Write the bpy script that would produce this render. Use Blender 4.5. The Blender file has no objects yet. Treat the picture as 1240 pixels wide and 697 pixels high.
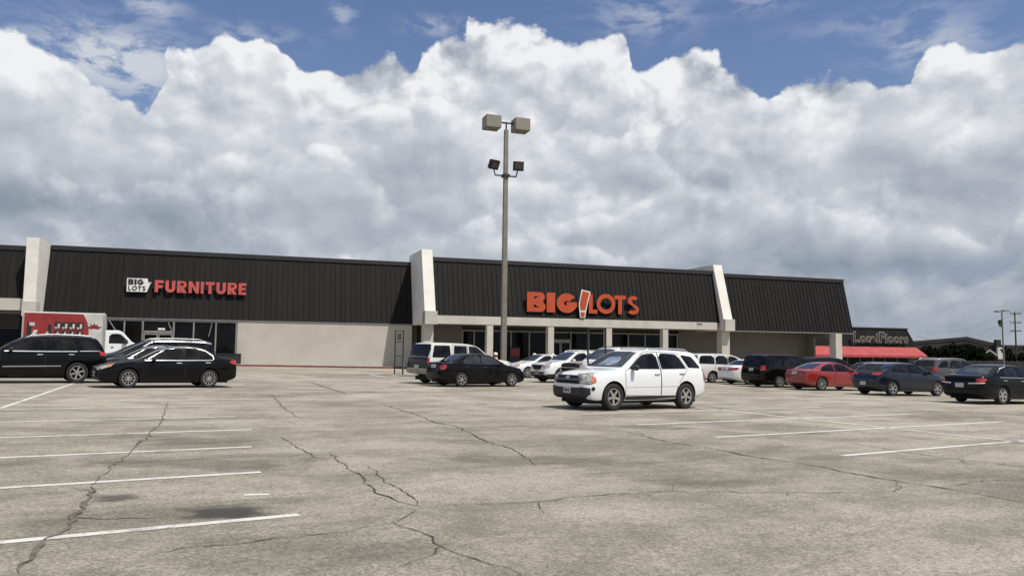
import bpy, bmesh, math, random
from mathutils import Vector, Matrix, noise
from mathutils.bvhtree import BVHTree
random.seed(7)
PI = math.pi
scn = bpy.context.scene
COL = scn.collection

# ------------------------------------------------------------------ helpers
def link(name, me, mats=None, parent=None, smooth=None):
    o = bpy.data.objects.new(name, me); COL.objects.link(o)
    if mats is not None:
        for m in (mats if isinstance(mats, (list, tuple)) else [mats]): me.materials.append(m)
    if smooth is not None:
        me.shade_smooth(); me.set_sharp_from_angle(angle=math.radians(smooth))
    if parent: o.parent = parent
    return o
def obj(name, bm, mats, parent=None, smooth=None):
    me = bpy.data.meshes.new(name); bm.to_mesh(me); bm.free()
    return link(name, me, mats, parent, smooth)
def empty(name, loc=(0,0,0), rot=(0,0,0)):
    o = bpy.data.objects.new(name, None); COL.objects.link(o); o.location = loc; o.rotation_euler = rot
    o.empty_display_size = .2
    return o
def tag(o, label=None, cat=None, group=None, kind=None):
    if label: o['label'] = label
    if cat: o['category'] = cat
    if group: o['group'] = group
    if kind: o['kind'] = kind
    return o
def box(bm, x0, x1, y0, y1, z0, z1, M=None, mat=0):
    P = [(x0,y0,z0),(x1,y0,z0),(x1,y1,z0),(x0,y1,z0),(x0,y0,z1),(x1,y0,z1),(x1,y1,z1),(x0,y1,z1)]
    v = [bm.verts.new(M(*p) if callable(M) else (M @ Vector(p) if M else p)) for p in P]
    fs = []
    for f in ((0,3,2,1),(4,5,6,7),(0,1,5,4),(1,2,6,5),(2,3,7,6),(3,0,4,7)):
        fc = bm.faces.new([v[i] for i in f]); fc.material_index = mat; fs.append(fc)
    return fs
def prism(bm, pts, a, b, M, mat=0):
    """pts (n,z) polygon extruded along s from a to b; M(s,n,z)->world"""
    A = [bm.verts.new(M(a, p[0], p[1])) for p in pts]; B = [bm.verts.new(M(b, p[0], p[1])) for p in pts]
    n = len(pts)
    for i in range(n):
        bm.faces.new([A[i], A[(i+1)%n], B[(i+1)%n], B[i]]).material_index = mat
    bm.faces.new(A[::-1]).material_index = mat; bm.faces.new(B).material_index = mat
def tube(bm, p0, p1, r, seg=8, r1=None, mat=0, caps=True):
    p0 = Vector(p0); p1 = Vector(p1); d = (p1-p0).normalized()
    a = d.orthogonal().normalized(); b = d.cross(a); r1 = r if r1 is None else r1
    A = []; B = []
    for i in range(seg):
        t = 2*PI*i/seg; q = a*math.cos(t) + b*math.sin(t)
        A.append(bm.verts.new(p0+q*r)); B.append(bm.verts.new(p1+q*r1))
    for i in range(seg):
        bm.faces.new([A[i], A[(i+1)%seg], B[(i+1)%seg], B[i]]).material_index = mat
    if caps:
        bm.faces.new(A[::-1]).material_index = mat; bm.faces.new(B).material_index = mat
def fixn(bm):
    bmesh.ops.recalc_face_normals(bm, faces=bm.faces[:])
def gz(x): return -.012*max(-60, min(60, x))

# ------------------------------------------------------------------ materials
def newmat(name):
    m = bpy.data.materials.new(name); m.use_nodes = True
    nt = m.node_tree; return m, nt, nt.nodes['Principled BSDF']
def N(nt, typ, **kw):
    n = nt.nodes.new(typ)
    for k, v in kw.items():
        if k.startswith('i_'):
            key = k[2:]; key = int(key) if key.isdigit() else key.replace('_', ' ')
            if isinstance(v, bpy.types.NodeSocket): nt.links.new(v, n.inputs[key])
            else: n.inputs[key].default_value = v
        else: setattr(n, k, v)
    return n
def mth(nt, op, a, b=0.0, c=None, clamp=False):
    n = nt.nodes.new('ShaderNodeMath'); n.operation = op; n.use_clamp = clamp
    for i, v in enumerate((a, b) if c is None else (a, b, c)):
        if isinstance(v, bpy.types.NodeSocket): nt.links.new(v, n.inputs[i])
        else: n.inputs[i].default_value = v
    return n.outputs[0]
def mixc(nt, f, a, b, bt='MIX'):
    n = nt.nodes.new('ShaderNodeMix'); n.data_type = 'RGBA'; n.blend_type = bt
    for i, v in ((0, f), (6, a), (7, b)):
        if isinstance(v, bpy.types.NodeSocket): nt.links.new(v, n.inputs[i])
        elif i == 0: n.inputs[i].default_value = v
        else: n.inputs[i].default_value = tuple(v)+(1,) if len(v) == 3 else v
    return n.outputs[2]
def mrange(nt, v, a, b, c=0.0, d=1.0, smooth=True):
    n = nt.nodes.new('ShaderNodeMapRange'); n.interpolation_type = 'SMOOTHSTEP' if smooth else 'LINEAR'
    nt.links.new(v, n.inputs[0])
    for i, x in enumerate((a, b, c, d)):
        if isinstance(x, bpy.types.NodeSocket): nt.links.new(x, n.inputs[i+1])
        else: n.inputs[i+1].default_value = x
    return n.outputs[0]
def ntex(nt, vec, scale, detail=4, rough=.55, dist=0.0, dims='3D'):
    n = N(nt, 'ShaderNodeTexNoise'); n.noise_dimensions = dims; n.inputs['Scale'].default_value = scale
    n.inputs['Detail'].default_value = detail; n.inputs['Roughness'].default_value = rough
    n.inputs['Distortion'].default_value = dist
    if vec is not None: nt.links.new(vec, n.inputs['Vector'])
    return n.outputs[0]
def simple(name, col, rough=.6, metal=0, var=.12, scale=3, coat=0, bump=0, bscale=30, spec=.5):
    m, nt, b = newmat(name)
    b.inputs['Roughness'].default_value = rough; b.inputs['Metallic'].default_value = metal
    b.inputs['Coat Weight'].default_value = coat; b.inputs['Coat Roughness'].default_value = .04
    b.inputs['Specular IOR Level'].default_value = spec
    tc = N(nt, 'ShaderNodeTexCoord')
    f = ntex(nt, tc.outputs['Object'], scale, 5)
    lo = tuple(c*(1-var) for c in col); hi = tuple(min(1, c*(1+var)) for c in col)
    nt.links.new(mixc(nt, mrange(nt, f, .3, .7), lo, hi), b.inputs['Base Color'])
    if bump:
        bp = N(nt, 'ShaderNodeBump'); bp.inputs['Strength'].default_value = bump; bp.inputs['Distance'].default_value = .02
        nt.links.new(ntex(nt, tc.outputs['Object'], bscale, 5), bp.inputs['Height'])
        nt.links.new(bp.outputs[0], b.inputs['Normal'])
    return m
def paint(name, col, metal=.0, rough=.35, dust=.35, coat=1, spec=.5):
    """car paint: clear coat over base, dust on the upward faces and the lower panels"""
    m, nt, b = newmat(name)
    tc = N(nt, 'ShaderNodeTexCoord'); geo = N(nt, 'ShaderNodeNewGeometry')
    sp = N(nt, 'ShaderNodeSeparateXYZ', i_0=tc.outputs['Object'])
    dn = ntex(nt, tc.outputs['Object'], 2.2, 5, .6)
    low = mrange(nt, sp.outputs[2], .75, .2)
    d = mth(nt, 'MULTIPLY', mth(nt, 'ADD', mth(nt, 'MULTIPLY', low, .5), mth(nt, 'MULTIPLY', dn, .3)), dust)
    nt.links.new(mixc(nt, d, col, (.30, .27, .22)), b.inputs['Base Color'])
    b.inputs['Metallic'].default_value = metal; b.inputs['Specular IOR Level'].default_value = spec
    nt.links.new(mth(nt, 'ADD', d, rough), b.inputs['Roughness'])
    b.inputs['Coat Weight'].default_value = coat; b.inputs['Coat Roughness'].default_value = .05
    return m
M = {}
M['glass'] = simple('tinted_car_glass', (.011,.0105,.010), .05, 0, .75, 2.6, spec=.22)
M['glass_clear'] = simple('grey_windshield_glass', (.022,.023,.023), .04, 0, .5, 1.6, coat=.35)
M['store_glass'] = simple('dark_storefront_glass', (.006,.006,.006), .06, 0, .6, .6, spec=.16)
M['tyre'] = simple('tyre_rubber', (.018,.017,.016), .85, 0, .3, 4)
M['rim'] = simple('alloy_rim', (.50,.49,.46), .38, .75, .1, 4)
M['rimdark'] = simple('rim_recess', (.02,.02,.02), .8)
M['plastic'] = simple('black_trim_plastic', (.018,.018,.019), .55, 0, .2, 3)
M['under'] = simple('wheel_well_black', (.006,.006,.006), .9)
M['chrome'] = simple('chrome_trim', (.55,.545,.53), .42, .85, .06)
M['lamp'] = simple('clear_headlamp', (.42,.40,.34), .12, .35, .45, 14, coat=1)
M['red'] = simple('red_tail_lamp', (.38,.015,.012), .15, 0, .3, 12, coat=1)
M['amber'] = simple('amber_marker_lamp', (.75,.16,.05), .2, 0, .2, 6, coat=1)
M['shade'] = simple('painted_windshield_sheen', (.20,.24,.30), .15, 0, .5, 4, coat=.6)  # pale blue glass reflection, put in as a colour
M['plate'] = simple('licence_plate', (.42,.43,.42), .5, 0, .25, 22)
M['stucco'] = simple('painted_stucco_cream', (.70,.67,.60), .85, 0, .07, .7, bump=.25, bscale=25)
M['beamp'] = simple('painted_fascia_cream', (.50,.47,.41), .85, 0, .08, .9, bump=.2, bscale=20)
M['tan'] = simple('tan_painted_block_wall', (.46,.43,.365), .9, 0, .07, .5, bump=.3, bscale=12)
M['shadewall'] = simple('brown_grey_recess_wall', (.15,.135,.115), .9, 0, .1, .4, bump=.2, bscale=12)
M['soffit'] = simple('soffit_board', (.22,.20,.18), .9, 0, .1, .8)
M['fasciatrim'] = simple('aluminium_fascia_trim', (.20,.19,.17), .5, .3)
M['frame'] = simple('anodised_window_frame', (.30,.29,.27), .45, .5)
M['cap'] = simple('black_metal_coping', (.012,.011,.011), .5)
M['kerbred'] = simple('faded_red_kerb_paint', (.20,.045,.038), .8, 0, .25, 2)
M['concrete'] = simple('sidewalk_concrete', (.36,.34,.30), .9, 0, .15, .8, bump=.3)
M['steelpole'] = simple('weathered_bronze_pole', (.20,.185,.155), .6, .2, .15, 1.5)
M['lampbox'] = simple('tan_lamp_housing', (.235,.215,.175), .6, .1, .08, 2)
M['darkmetal'] = simple('dark_bronze_metal', (.03,.028,.026), .55, .3)
M['wood'] = simple('weathered_pole_wood', (.06,.05,.04), .9, 0, .3, 3)
M['orange'] = simple('orange_sign_face', (.47,.070,.020), .45, 0, .08, 1)
M['sredt'] = simple('faded_red_sign_face', (.52,.085,.075), .5, 0, .12, 1.5)
M['signwhite'] = simple('white_sign_face', (.74,.73,.68), .5, 0, .08, 2)
M['signblack'] = simple('black_sign_face', (.01,.01,.01), .6)
M['signside'] = simple('sign_return_black', (.012,.010,.010), .6)
M['awning'] = simple('red_awning_cloth', (.36,.060,.060), .85, 0, .14, 1.2)
M['truckred'] = simple('red_truck_wrap', (.24,.020,.020), .45, 0, .15, 2)
M['boxwhite'] = simple('grey_white_truck_skin', (.50,.49,.46), .5, .1, .12, 1.2)
M['whitept'] = paint('white_paint', (.78,.79,.79), dust=.25)
M['whitewarm'] = paint('warm_white_paint', (.66,.64,.58), dust=.35)
M['blackpt'] = paint('black_paint', (.0025,.0025,.003), rough=.25, dust=.012, coat=.42, spec=.05)
M['charcoal'] = paint('charcoal_paint', (.006,.006,.0065), .3, rough=.3, dust=.025, coat=.5, spec=.1)
M['greypt'] = paint('grey_paint', (.055,.054,.05), .4, dust=.15)
M['redpt'] = paint('red_paint', (.24,.008,.007), rough=.3, dust=.08)
M['bluept'] = paint('dark_blue_paint', (.008,.012,.025), .35, rough=.28, dust=.03, coat=.8, spec=.3)
M['pewter'] = paint('pewter_paint', (.16,.15,.13), .5, dust=.15)

def mansard_material():
    m, nt, b = newmat('dark_brown_standing_seam_metal')
    tc = N(nt, 'ShaderNodeTexCoord'); sp = N(nt, 'ShaderNodeSeparateXYZ', i_0=tc.outputs['Object'])
    # pan to pan shade variation along the run of the roof, long vertical weather streaks
    s = mth(nt, 'ADD', mth(nt, 'MULTIPLY', sp.outputs[0], .9472), mth(nt, 'MULTIPLY', sp.outputs[1], .3206))
    wn = N(nt, 'ShaderNodeTexWhiteNoise'); wn.noise_dimensions = '1D'
    nt.links.new(mth(nt, 'FLOOR', mth(nt, 'DIVIDE', s, .42)), wn.inputs['W'])
    cv = N(nt, 'ShaderNodeCombineXYZ', i_0=mth(nt, 'MULTIPLY', s, 3.0), i_1=mth(nt, 'MULTIPLY', sp.outputs[2], .25))
    st = ntex(nt, cv.outputs[0], 1.0, 5, .6)
    f = mth(nt, 'ADD', mth(nt, 'MULTIPLY', wn.outputs[0], .45), mth(nt, 'MULTIPLY', mrange(nt, st, .3, .7), .55))
    nt.links.new(mixc(nt, f, (.0085,.0075,.0070), (.0165,.0148,.0138)), b.inputs['Base Color'])
    b.inputs['Roughness'].default_value = .62; b.inputs['Specular IOR Level'].default_value = .15
    return m
M['mansard'] = mansard_material()

# ------------------------------------------------------------------ camera, sun, sky
PITCH = math.atan(78.5/960); ROLL = .0112; CZ = 1.5
cam = bpy.data.cameras.new('camera'); cam.sensor_width = 36; cam.lens = 36*960/1240; cam.clip_end = 12000; cam.clip_start = .1
co = bpy.data.objects.new('camera', cam); COL.objects.link(co); scn.camera = co
fw = Vector((0, math.cos(PITCH), math.sin(PITCH))); r0 = Vector((1,0,0)); u0 = r0.cross(fw)
rr = r0*math.cos(ROLL) + u0*math.sin(ROLL); uu = rr.cross(fw)
R3 = Matrix((rr, uu, -fw)).transposed()
co.matrix_world = Matrix.Translation((0,0,CZ)) @ R3.to_4x4()

SUN = Vector((.974, -.726, 2.12)).normalized()
sl = bpy.data.lights.new('sun', 'SUN'); sl.energy = 4.4; sl.angle = math.radians(.55); sl.color = (1, .955, .88)
so = bpy.data.objects.new('sun', sl); COL.objects.link(so); so.rotation_euler = SUN.to_track_quat('Z', 'Y').to_euler()

def build_sky():
    w = bpy.data.worlds.new('World'); scn.world = w; w.use_nodes = True
    w.cycles.sampling_method = 'MANUAL'; w.cycles.sample_map_resolution = 512
    nt = w.node_tree; nt.nodes.clear()
    out = N(nt, 'ShaderNodeOutputWorld')
    sky = N(nt, 'ShaderNodeTexSky'); sky.sky_type = 'NISHITA'; sky.sun_disc = False
    sky.sun_elevation = math.asin(SUN.z); sky.sun_rotation = math.atan2(SUN.x, SUN.y)
    sky.air_density = 1.3; sky.dust_density = .6; sky.ozone_density = 2.0
    hs = N(nt, 'ShaderNodeHueSaturation'); hs.inputs['Saturation'].default_value = 1.12; hs.inputs['Hue'].default_value = .518; hs.inputs['Value'].default_value = 1.14
    nt.links.new(sky.outputs[0], hs.inputs['Color'])
    bg1 = N(nt, 'ShaderNodeBackground'); bg1.inputs[1].default_value = .085
    nt.links.new(hs.outputs[0], bg1.inputs[0])
    tc = N(nt, 'ShaderNodeTexCoord'); sp = N(nt, 'ShaderNodeSeparateXYZ', i_0=tc.outputs['Generated'])
    az = mth(nt, 'ARCTAN2', sp.outputs[0], sp.outputs[1])
    el = mth(nt, 'ARCSINE', sp.outputs[2])
    # height of the cloud bank over azimuth (radians)
    prof = [(-0.5896,.329),(-0.5705,.3264),(-0.5427,.3185),(-0.5217,.3008),(-0.5005,.2869),(-0.4794,.284),(-0.4627,.2801),(-0.4404,.2648),(-0.4239,.2929),(-0.4184,.338),(-0.3894,.3422),(-0.3698,.3612),(-0.3479,.3587),(-0.3046,.3621),(-0.2844,.3495),(-0.262,.3349),(-0.2341,.3431),(-0.2035,.3436),(-0.1676,.3557),(-0.1391,.3459),(-0.1207,.3699),(-0.0998,.3804),(-0.0572,.3857),(-0.0489,.3992),(-0.0253,.4035),(0.0177,.3993),(0.0446,.3879),(0.0948,.3919),(0.1223,.393),(0.1371,.3793),(0.1424,.3563),(0.1716,.3474),(0.1872,.3581),(0.2181,.3676),(0.2504,.3579),(0.2782,.3399),(0.3025,.3257),(0.3217,.3109),(0.3457,.3218),(0.4194,.321),(0.4412,.3057),(0.4738,.298),(0.4822,.3259),(0.5059,.3353),(0.546,.3303),(0.5846,.3316)]
    fc = N(nt, 'ShaderNodeFloatCurve'); cv = fc.mapping.curves[0]
    P = [((a+.8)/1.6, e/.6) for a, e in prof]
    cv.points[0].location = (0, .5); cv.points[1].location = (1, .52)
    for x, y in P: cv.points.new(x, y)
    fc.mapping.update()
    # warped cloud coordinates
    base = N(nt, 'ShaderNodeCombineXYZ', i_0=az, i_1=mth(nt, 'MULTIPLY', el, 1.25)).outputs[0]
    wn = N(nt, 'ShaderNodeTexNoise'); wn.noise_dimensions = '2D'; wn.inputs['Scale'].default_value = 5; wn.inputs['Detail'].default_value = 5; wn.inputs['Roughness'].default_value = .55
    nt.links.new(base, wn.inputs['Vector'])
    def vm(op, a, b):
        n = nt.nodes.new('ShaderNodeVectorMath'); n.operation = op
        for i, v in enumerate((a, b)):
            if isinstance(v, bpy.types.NodeSocket): nt.links.new(v, n.inputs[i])
            elif isinstance(v, (int, float)): n.inputs['Scale'].default_value = v
            else: n.inputs[i].default_value = v
        return n.outputs[0]
    def scalev(a, s):
        n = nt.nodes.new('ShaderNodeVectorMath'); n.operation = 'SCALE'; nt.links.new(a, n.inputs[0]); n.inputs['Scale'].default_value = s; return n.outputs[0]
    wv = vm('SUBTRACT', wn.outputs['Color'], (.5,.5,.5))
    p0 = vm('ADD', base, scalev(wv, .055))
    def billow(off, scale, detail, rough, seed):
        v = vm('ADD', p0, (off[0]+seed, off[1]+seed*.7, seed*1.3))
        n = N(nt, 'ShaderNodeTexVoronoi'); n.voronoi_dimensions = '2D'; n.feature = 'F1'
        n.inputs['Scale'].default_value = scale; n.inputs['Detail'].default_value = detail
        n.inputs['Roughness'].default_value = rough; n.inputs['Lacunarity'].default_value = 2.1
        n.normalize = True
        nt.links.new(v, n.inputs['Vector'])
        return n.outputs['Distance']
    wsp = N(nt, 'ShaderNodeSeparateXYZ', i_0=p0)
    nt.links.new(mrange(nt, wsp.outputs[0], -.8, .8, 0, 1, False), fc.inputs['Value'])
    elb = mth(nt, 'MULTIPLY', fc.outputs[0], .6)
    b0 = billow((0,0), 15, 4.5, .5, 0); b1 = billow((.010,.020), 15, 4.5, .5, 0)
    c0 = billow((0,0), 6, 2.5, .45, 3.1); c1 = billow((.022,.045), 6, 2.5, .45, 3.1)
    # edge mask of the bank
    over = mth(nt, 'SUBTRACT', elb, el)          # >0 inside the bank
    edge = mth(nt, 'ADD', mth(nt, 'MULTIPLY_ADD', over, 24, -.20), mth(nt, 'ADD', mth(nt, 'MULTIPLY', mth(nt, 'SUBTRACT', .45, b0), 1.3), mth(nt, 'MULTIPLY', mth(nt, 'SUBTRACT', .42, c0), .45)))
    mask = mrange(nt, edge, -.03, .15)
    # relief: slope of the billows towards the light
    rel = mth(nt, 'ADD', mth(nt, 'MULTIPLY', mth(nt, 'SUBTRACT', b1, b0), 1.9), mth(nt, 'MULTIPLY', mth(nt, 'SUBTRACT', c1, c0), 1.7))
    big = ntex(nt, vm('ADD', scalev(base, 1), (4.2, .6, 0)), 2.6, 5, .48, .3, '2D')
    mid = ntex(nt, vm('MULTIPLY', p0, (1, 1.7, 1)), 9, 6, .58, .3, '2D')
    fine = mth(nt, 'MULTIPLY', mth(nt, 'SUBTRACT', mid, .5), .16)
    shade = mth(nt, 'SUBTRACT', 1.0, mth(nt, 'MULTIPLY', mrange(nt, over, -.01, .10), .26))
    shade = mth(nt, 'ADD', shade, mth(nt, 'MULTIPLY', mth(nt, 'SUBTRACT', big, .5), .26))
    shade = mth(nt, 'ADD', shade, mth(nt, 'MULTIPLY', rel, mth(nt, 'MULTIPLY_ADD', mrange(nt, over, .0, .07), -.45, .80)))
    # overlapping heaps in front of the bank, each with a lit crown that falls off into its own shade
    puff = mth(nt, 'ADD', mth(nt, 'MULTIPLY', mth(nt, 'SUBTRACT', .45, b0), 1.25), mth(nt, 'MULTIPLY', mth(nt, 'SUBTRACT', .42, c0), .9))
    for k, (e0, amp, crown, fall, al) in enumerate(((.305,.075,.98,.25,.9),(.255,.07,.93,.25,.88),(.205,.06,.89,.26,.88),(.158,.055,.85,.27,.85),(.115,.045,.83,.27,.8),(.075,.035,.77,.25,.75))):
        cx = N(nt, 'ShaderNodeCombineXYZ', i_0=mth(nt, 'ADD', wsp.outputs[0], 7.3*k+2.1), i_1=mth(nt, 'MULTIPLY', wsp.outputs[1], .8))
        nz = ntex(nt, cx.outputs[0], 4.6, 3, .5, 0, '2D')
        pr = mth(nt, 'ADD', e0, mth(nt, 'MULTIPLY', mth(nt, 'SUBTRACT', nz, .5), amp*4))
        ov = mth(nt, 'SUBTRACT', pr, el)
        eg = mth(nt, 'ADD', mth(nt, 'MULTIPLY', ov, 20), puff)
        av = mrange(nt, ntex(nt, vm('ADD', base, (3.7*k+1, k*1.9, 0)), 5.5, 3, .5, 0, '2D'), .38, .60, .12, al)
        mk = mth(nt, 'MULTIPLY', mrange(nt, eg, -.04, .30), av)
        br = mth(nt, 'SUBTRACT', crown, mth(nt, 'MULTIPLY', mrange(nt, ov, -.02, .062), fall))
        br = mth(nt, 'ADD', br, mth(nt, 'ADD', mth(nt, 'MULTIPLY', rel, mth(nt, 'MULTIPLY_ADD', mrange(nt, ov, -.01, .05), -.24, .38)), fine))
        df = mth(nt, 'SUBTRACT', br, shade)
        shade = mth(nt, 'MULTIPLY_ADD', df, mk, shade)
    # heavier grey bases low on the left and right
    for a_, e_, ra, re, k in ((-.55,.165,.16,.030,.20),(-.42,.14,.20,.022,.14),(.56,.20,.10,.032,.16),(.36,.105,.14,.03,.14),(.50,.07,.16,.04,.16),(-.12,.19,.12,.03,.10),(.28,.21,.06,.02,.06)):
        dx = mth(nt, 'DIVIDE', mth(nt, 'SUBTRACT', wsp.outputs[0], a_), ra); dy = mth(nt, 'DIVIDE', mth(nt, 'SUBTRACT', el, e_), re)
        d2 = mth(nt, 'ADD', mth(nt, 'MULTIPLY', dx, dx), mth(nt, 'MULTIPLY', dy, dy))
        shade = mth(nt, 'SUBTRACT', shade, mth(nt, 'MULTIPLY', mth(nt, 'POWER', 2.718, mth(nt, 'MULTIPLY', d2, -.7)), k))
    ramp = N(nt, 'ShaderNodeValToRGB'); cr = ramp.color_ramp
    cr.elements[0].position = .12; cr.elements[0].color = (.17,.22,.30,1)
    cr.elements[1].position = 1.0; cr.elements[1].color = (.88,.89,.91,1)
    for pos, c in ((.36, (.27,.32,.385)), (.56, (.41,.45,.515)), (.74, (.57,.60,.655)), (.88, (.73,.755,.79))):
        e = cr.elements.new(pos); e.color = c+(1,)
    nt.links.new(shade, ramp.inputs[0])
    bg2 = N(nt, 'ShaderNodeBackground', i_0=ramp.outputs[0]); bg2.inputs[1].default_value = .98
    # openings low down where pale blue shows through the bank
    gap = mth(nt, 'MULTIPLY', mrange(nt, ntex(nt, vm('ADD', vm('MULTIPLY', p0, (1, 2.6, 1)), (9.3, 2.2, 0)), 4.5, 6, .55, .3, '2D'), .58, .70), mrange(nt, el, .17, .06, 0, .65))
    maskg = mask
    cloudc = mixc(nt, gap, ramp.outputs[0], (.30,.375,.50))
    nt.links.new(cloudc, bg2.inputs[0])
    # wisps above the bank
    wf = ntex(nt, vm('MULTIPLY', p0, (1, 2.2, 1)), 20, 8, .6, .1, '2D')
    wsum = None
    for a, e, ra, re, k in ((-.445,.383,.034,.018,.7),(-.221,.402,.014,.016,.5),(-.105,.397,.035,.010,.55),(.167,.408,.06,.022,.5),(.30,.412,.05,.012,.4),(.498,.345,.055,.024,.6),(-.475,.318,.075,.030,1.35),(-.325,.368,.055,.012,.4),(.45,.375,.09,.012,.3)):
        dx = mth(nt, 'DIVIDE', mth(nt, 'SUBTRACT', az, a), ra); dy = mth(nt, 'DIVIDE', mth(nt, 'SUBTRACT', el, e), re)
        d2 = mth(nt, 'ADD', mth(nt, 'MULTIPLY', dx, dx), mth(nt, 'MULTIPLY', dy, dy))
        g = mth(nt, 'MULTIPLY', mth(nt, 'POWER', 2.718, mth(nt, 'MULTIPLY', d2, -.8)), k)
        wsum = g if wsum is None else mth(nt, 'MAXIMUM', wsum, g)
    wsum = mth(nt, 'MAXIMUM', wsum, mrange(nt, el, .50, .75, 0, 1.0))  # cloud cover added overhead, out of view, to grey the blue reflections
    wisp = mth(nt, 'MULTIPLY', wsum, mrange(nt, mth(nt, 'ADD', wf, mth(nt, 'MULTIPLY', wsum, .12)), .40, .68), clamp=True)
    bg3 = N(nt, 'ShaderNodeBackground'); bg3.inputs[0].default_value = (.62,.66,.73,1); bg3.inputs[1].default_value = .95
    mA = N(nt, 'ShaderNodeMixShader'); nt.links.new(wisp, mA.inputs[0]); nt.links.new(bg1.outputs[0], mA.inputs[1]); nt.links.new(bg3.outputs[0], mA.inputs[2])
    mB = N(nt, 'ShaderNodeMixShader'); nt.links.new(maskg, mB.inputs[0]); nt.links.new(mA.outputs[0], mB.inputs[1]); nt.links.new(bg2.outputs[0], mB.inputs[2])
    nt.links.new(mB.outputs[0], out.inputs[0])
build_sky()
scn.view_settings.view_transform = 'Standard'; scn.view_settings.look = 'None'; scn.view_settings.exposure = 0

# ------------------------------------------------------------------ ground
def sheet(name, xs, ys, dz, mat):
    bm = bmesh.new(); V = [[bm.verts.new((x, y, gz(x)+dz)) for x in xs] for y in ys]
    for j in range(len(ys)-1):
        for i in range(len(xs)-1): bm.faces.new([V[j][i], V[j][i+1], V[j+1][i+1], V[j+1][i]])
    o = obj(name, bm, mat); tag(o, kind='structure'); return o
AS_LO = (.175,.159,.127); AS_HI = (.352,.323,.263)
def asphalt_color(nt, pos):
    """weathered asphalt: patches, tyre-dark lanes, fine aggregate"""
    s1 = ntex(nt, pos, .16, 6, .6, .5); s2 = ntex(nt, pos, .75, 6, .62, .3); s3 = ntex(nt, pos, 5, 5, .65)
    sm = N(nt, 'ShaderNodeVectorMath', operation='MULTIPLY'); nt.links.new(pos, sm.inputs[0]); sm.inputs[1].default_value = (.35, 1.3, 1)
    rot = N(nt, 'ShaderNodeVectorRotate'); rot.rotation_type = 'Z_AXIS'; rot.inputs['Angle'].default_value = -math.radians(33)
    nt.links.new(pos, rot.inputs[0]); nt.links.new(rot.outputs[0], sm.inputs[0])
    s4 = ntex(nt, sm.outputs[0], .55, 6, .6, .2)
    f = mth(nt, 'ADD', mth(nt, 'MULTIPLY', s1, .34), mth(nt, 'ADD', mth(nt, 'MULTIPLY', s2, .34), mth(nt, 'ADD', mth(nt, 'MULTIPLY', s3, .14), mth(nt, 'MULTIPLY', s4, .30))))
    c = mixc(nt, mrange(nt, f, .44, .67), AS_LO, AS_HI)
    # darker worn patches
    dk = mrange(nt, ntex(nt, sm.outputs[0], .8, 8, .68, .7), .51, .69)
    c = mixc(nt, mth(nt, 'MULTIPLY', dk, .58), c, (.105,.096,.080))
    # aggregate
    v = N(nt, 'ShaderNodeTexVoronoi'); v.inputs['Scale'].default_value = 60; nt.links.new(pos, v.inputs['Vector'])
    vs = N(nt, 'ShaderNodeSeparateColor'); nt.links.new(v.outputs['Color'], vs.inputs[0])
    g = ntex(nt, pos, 20, 5, .75)
    ag = mth(nt, 'ADD', mth(nt, 'MULTIPLY', vs.outputs[0], .5), mth(nt, 'MULTIPLY', g, .6))
    c = mixc(nt, 1.0, c, mixc(nt, mrange(nt, ag, .25, .85), (.68,.68,.67), (1.32,1.32,1.32)), 'MULTIPLY')
    return c, ag, s3
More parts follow.
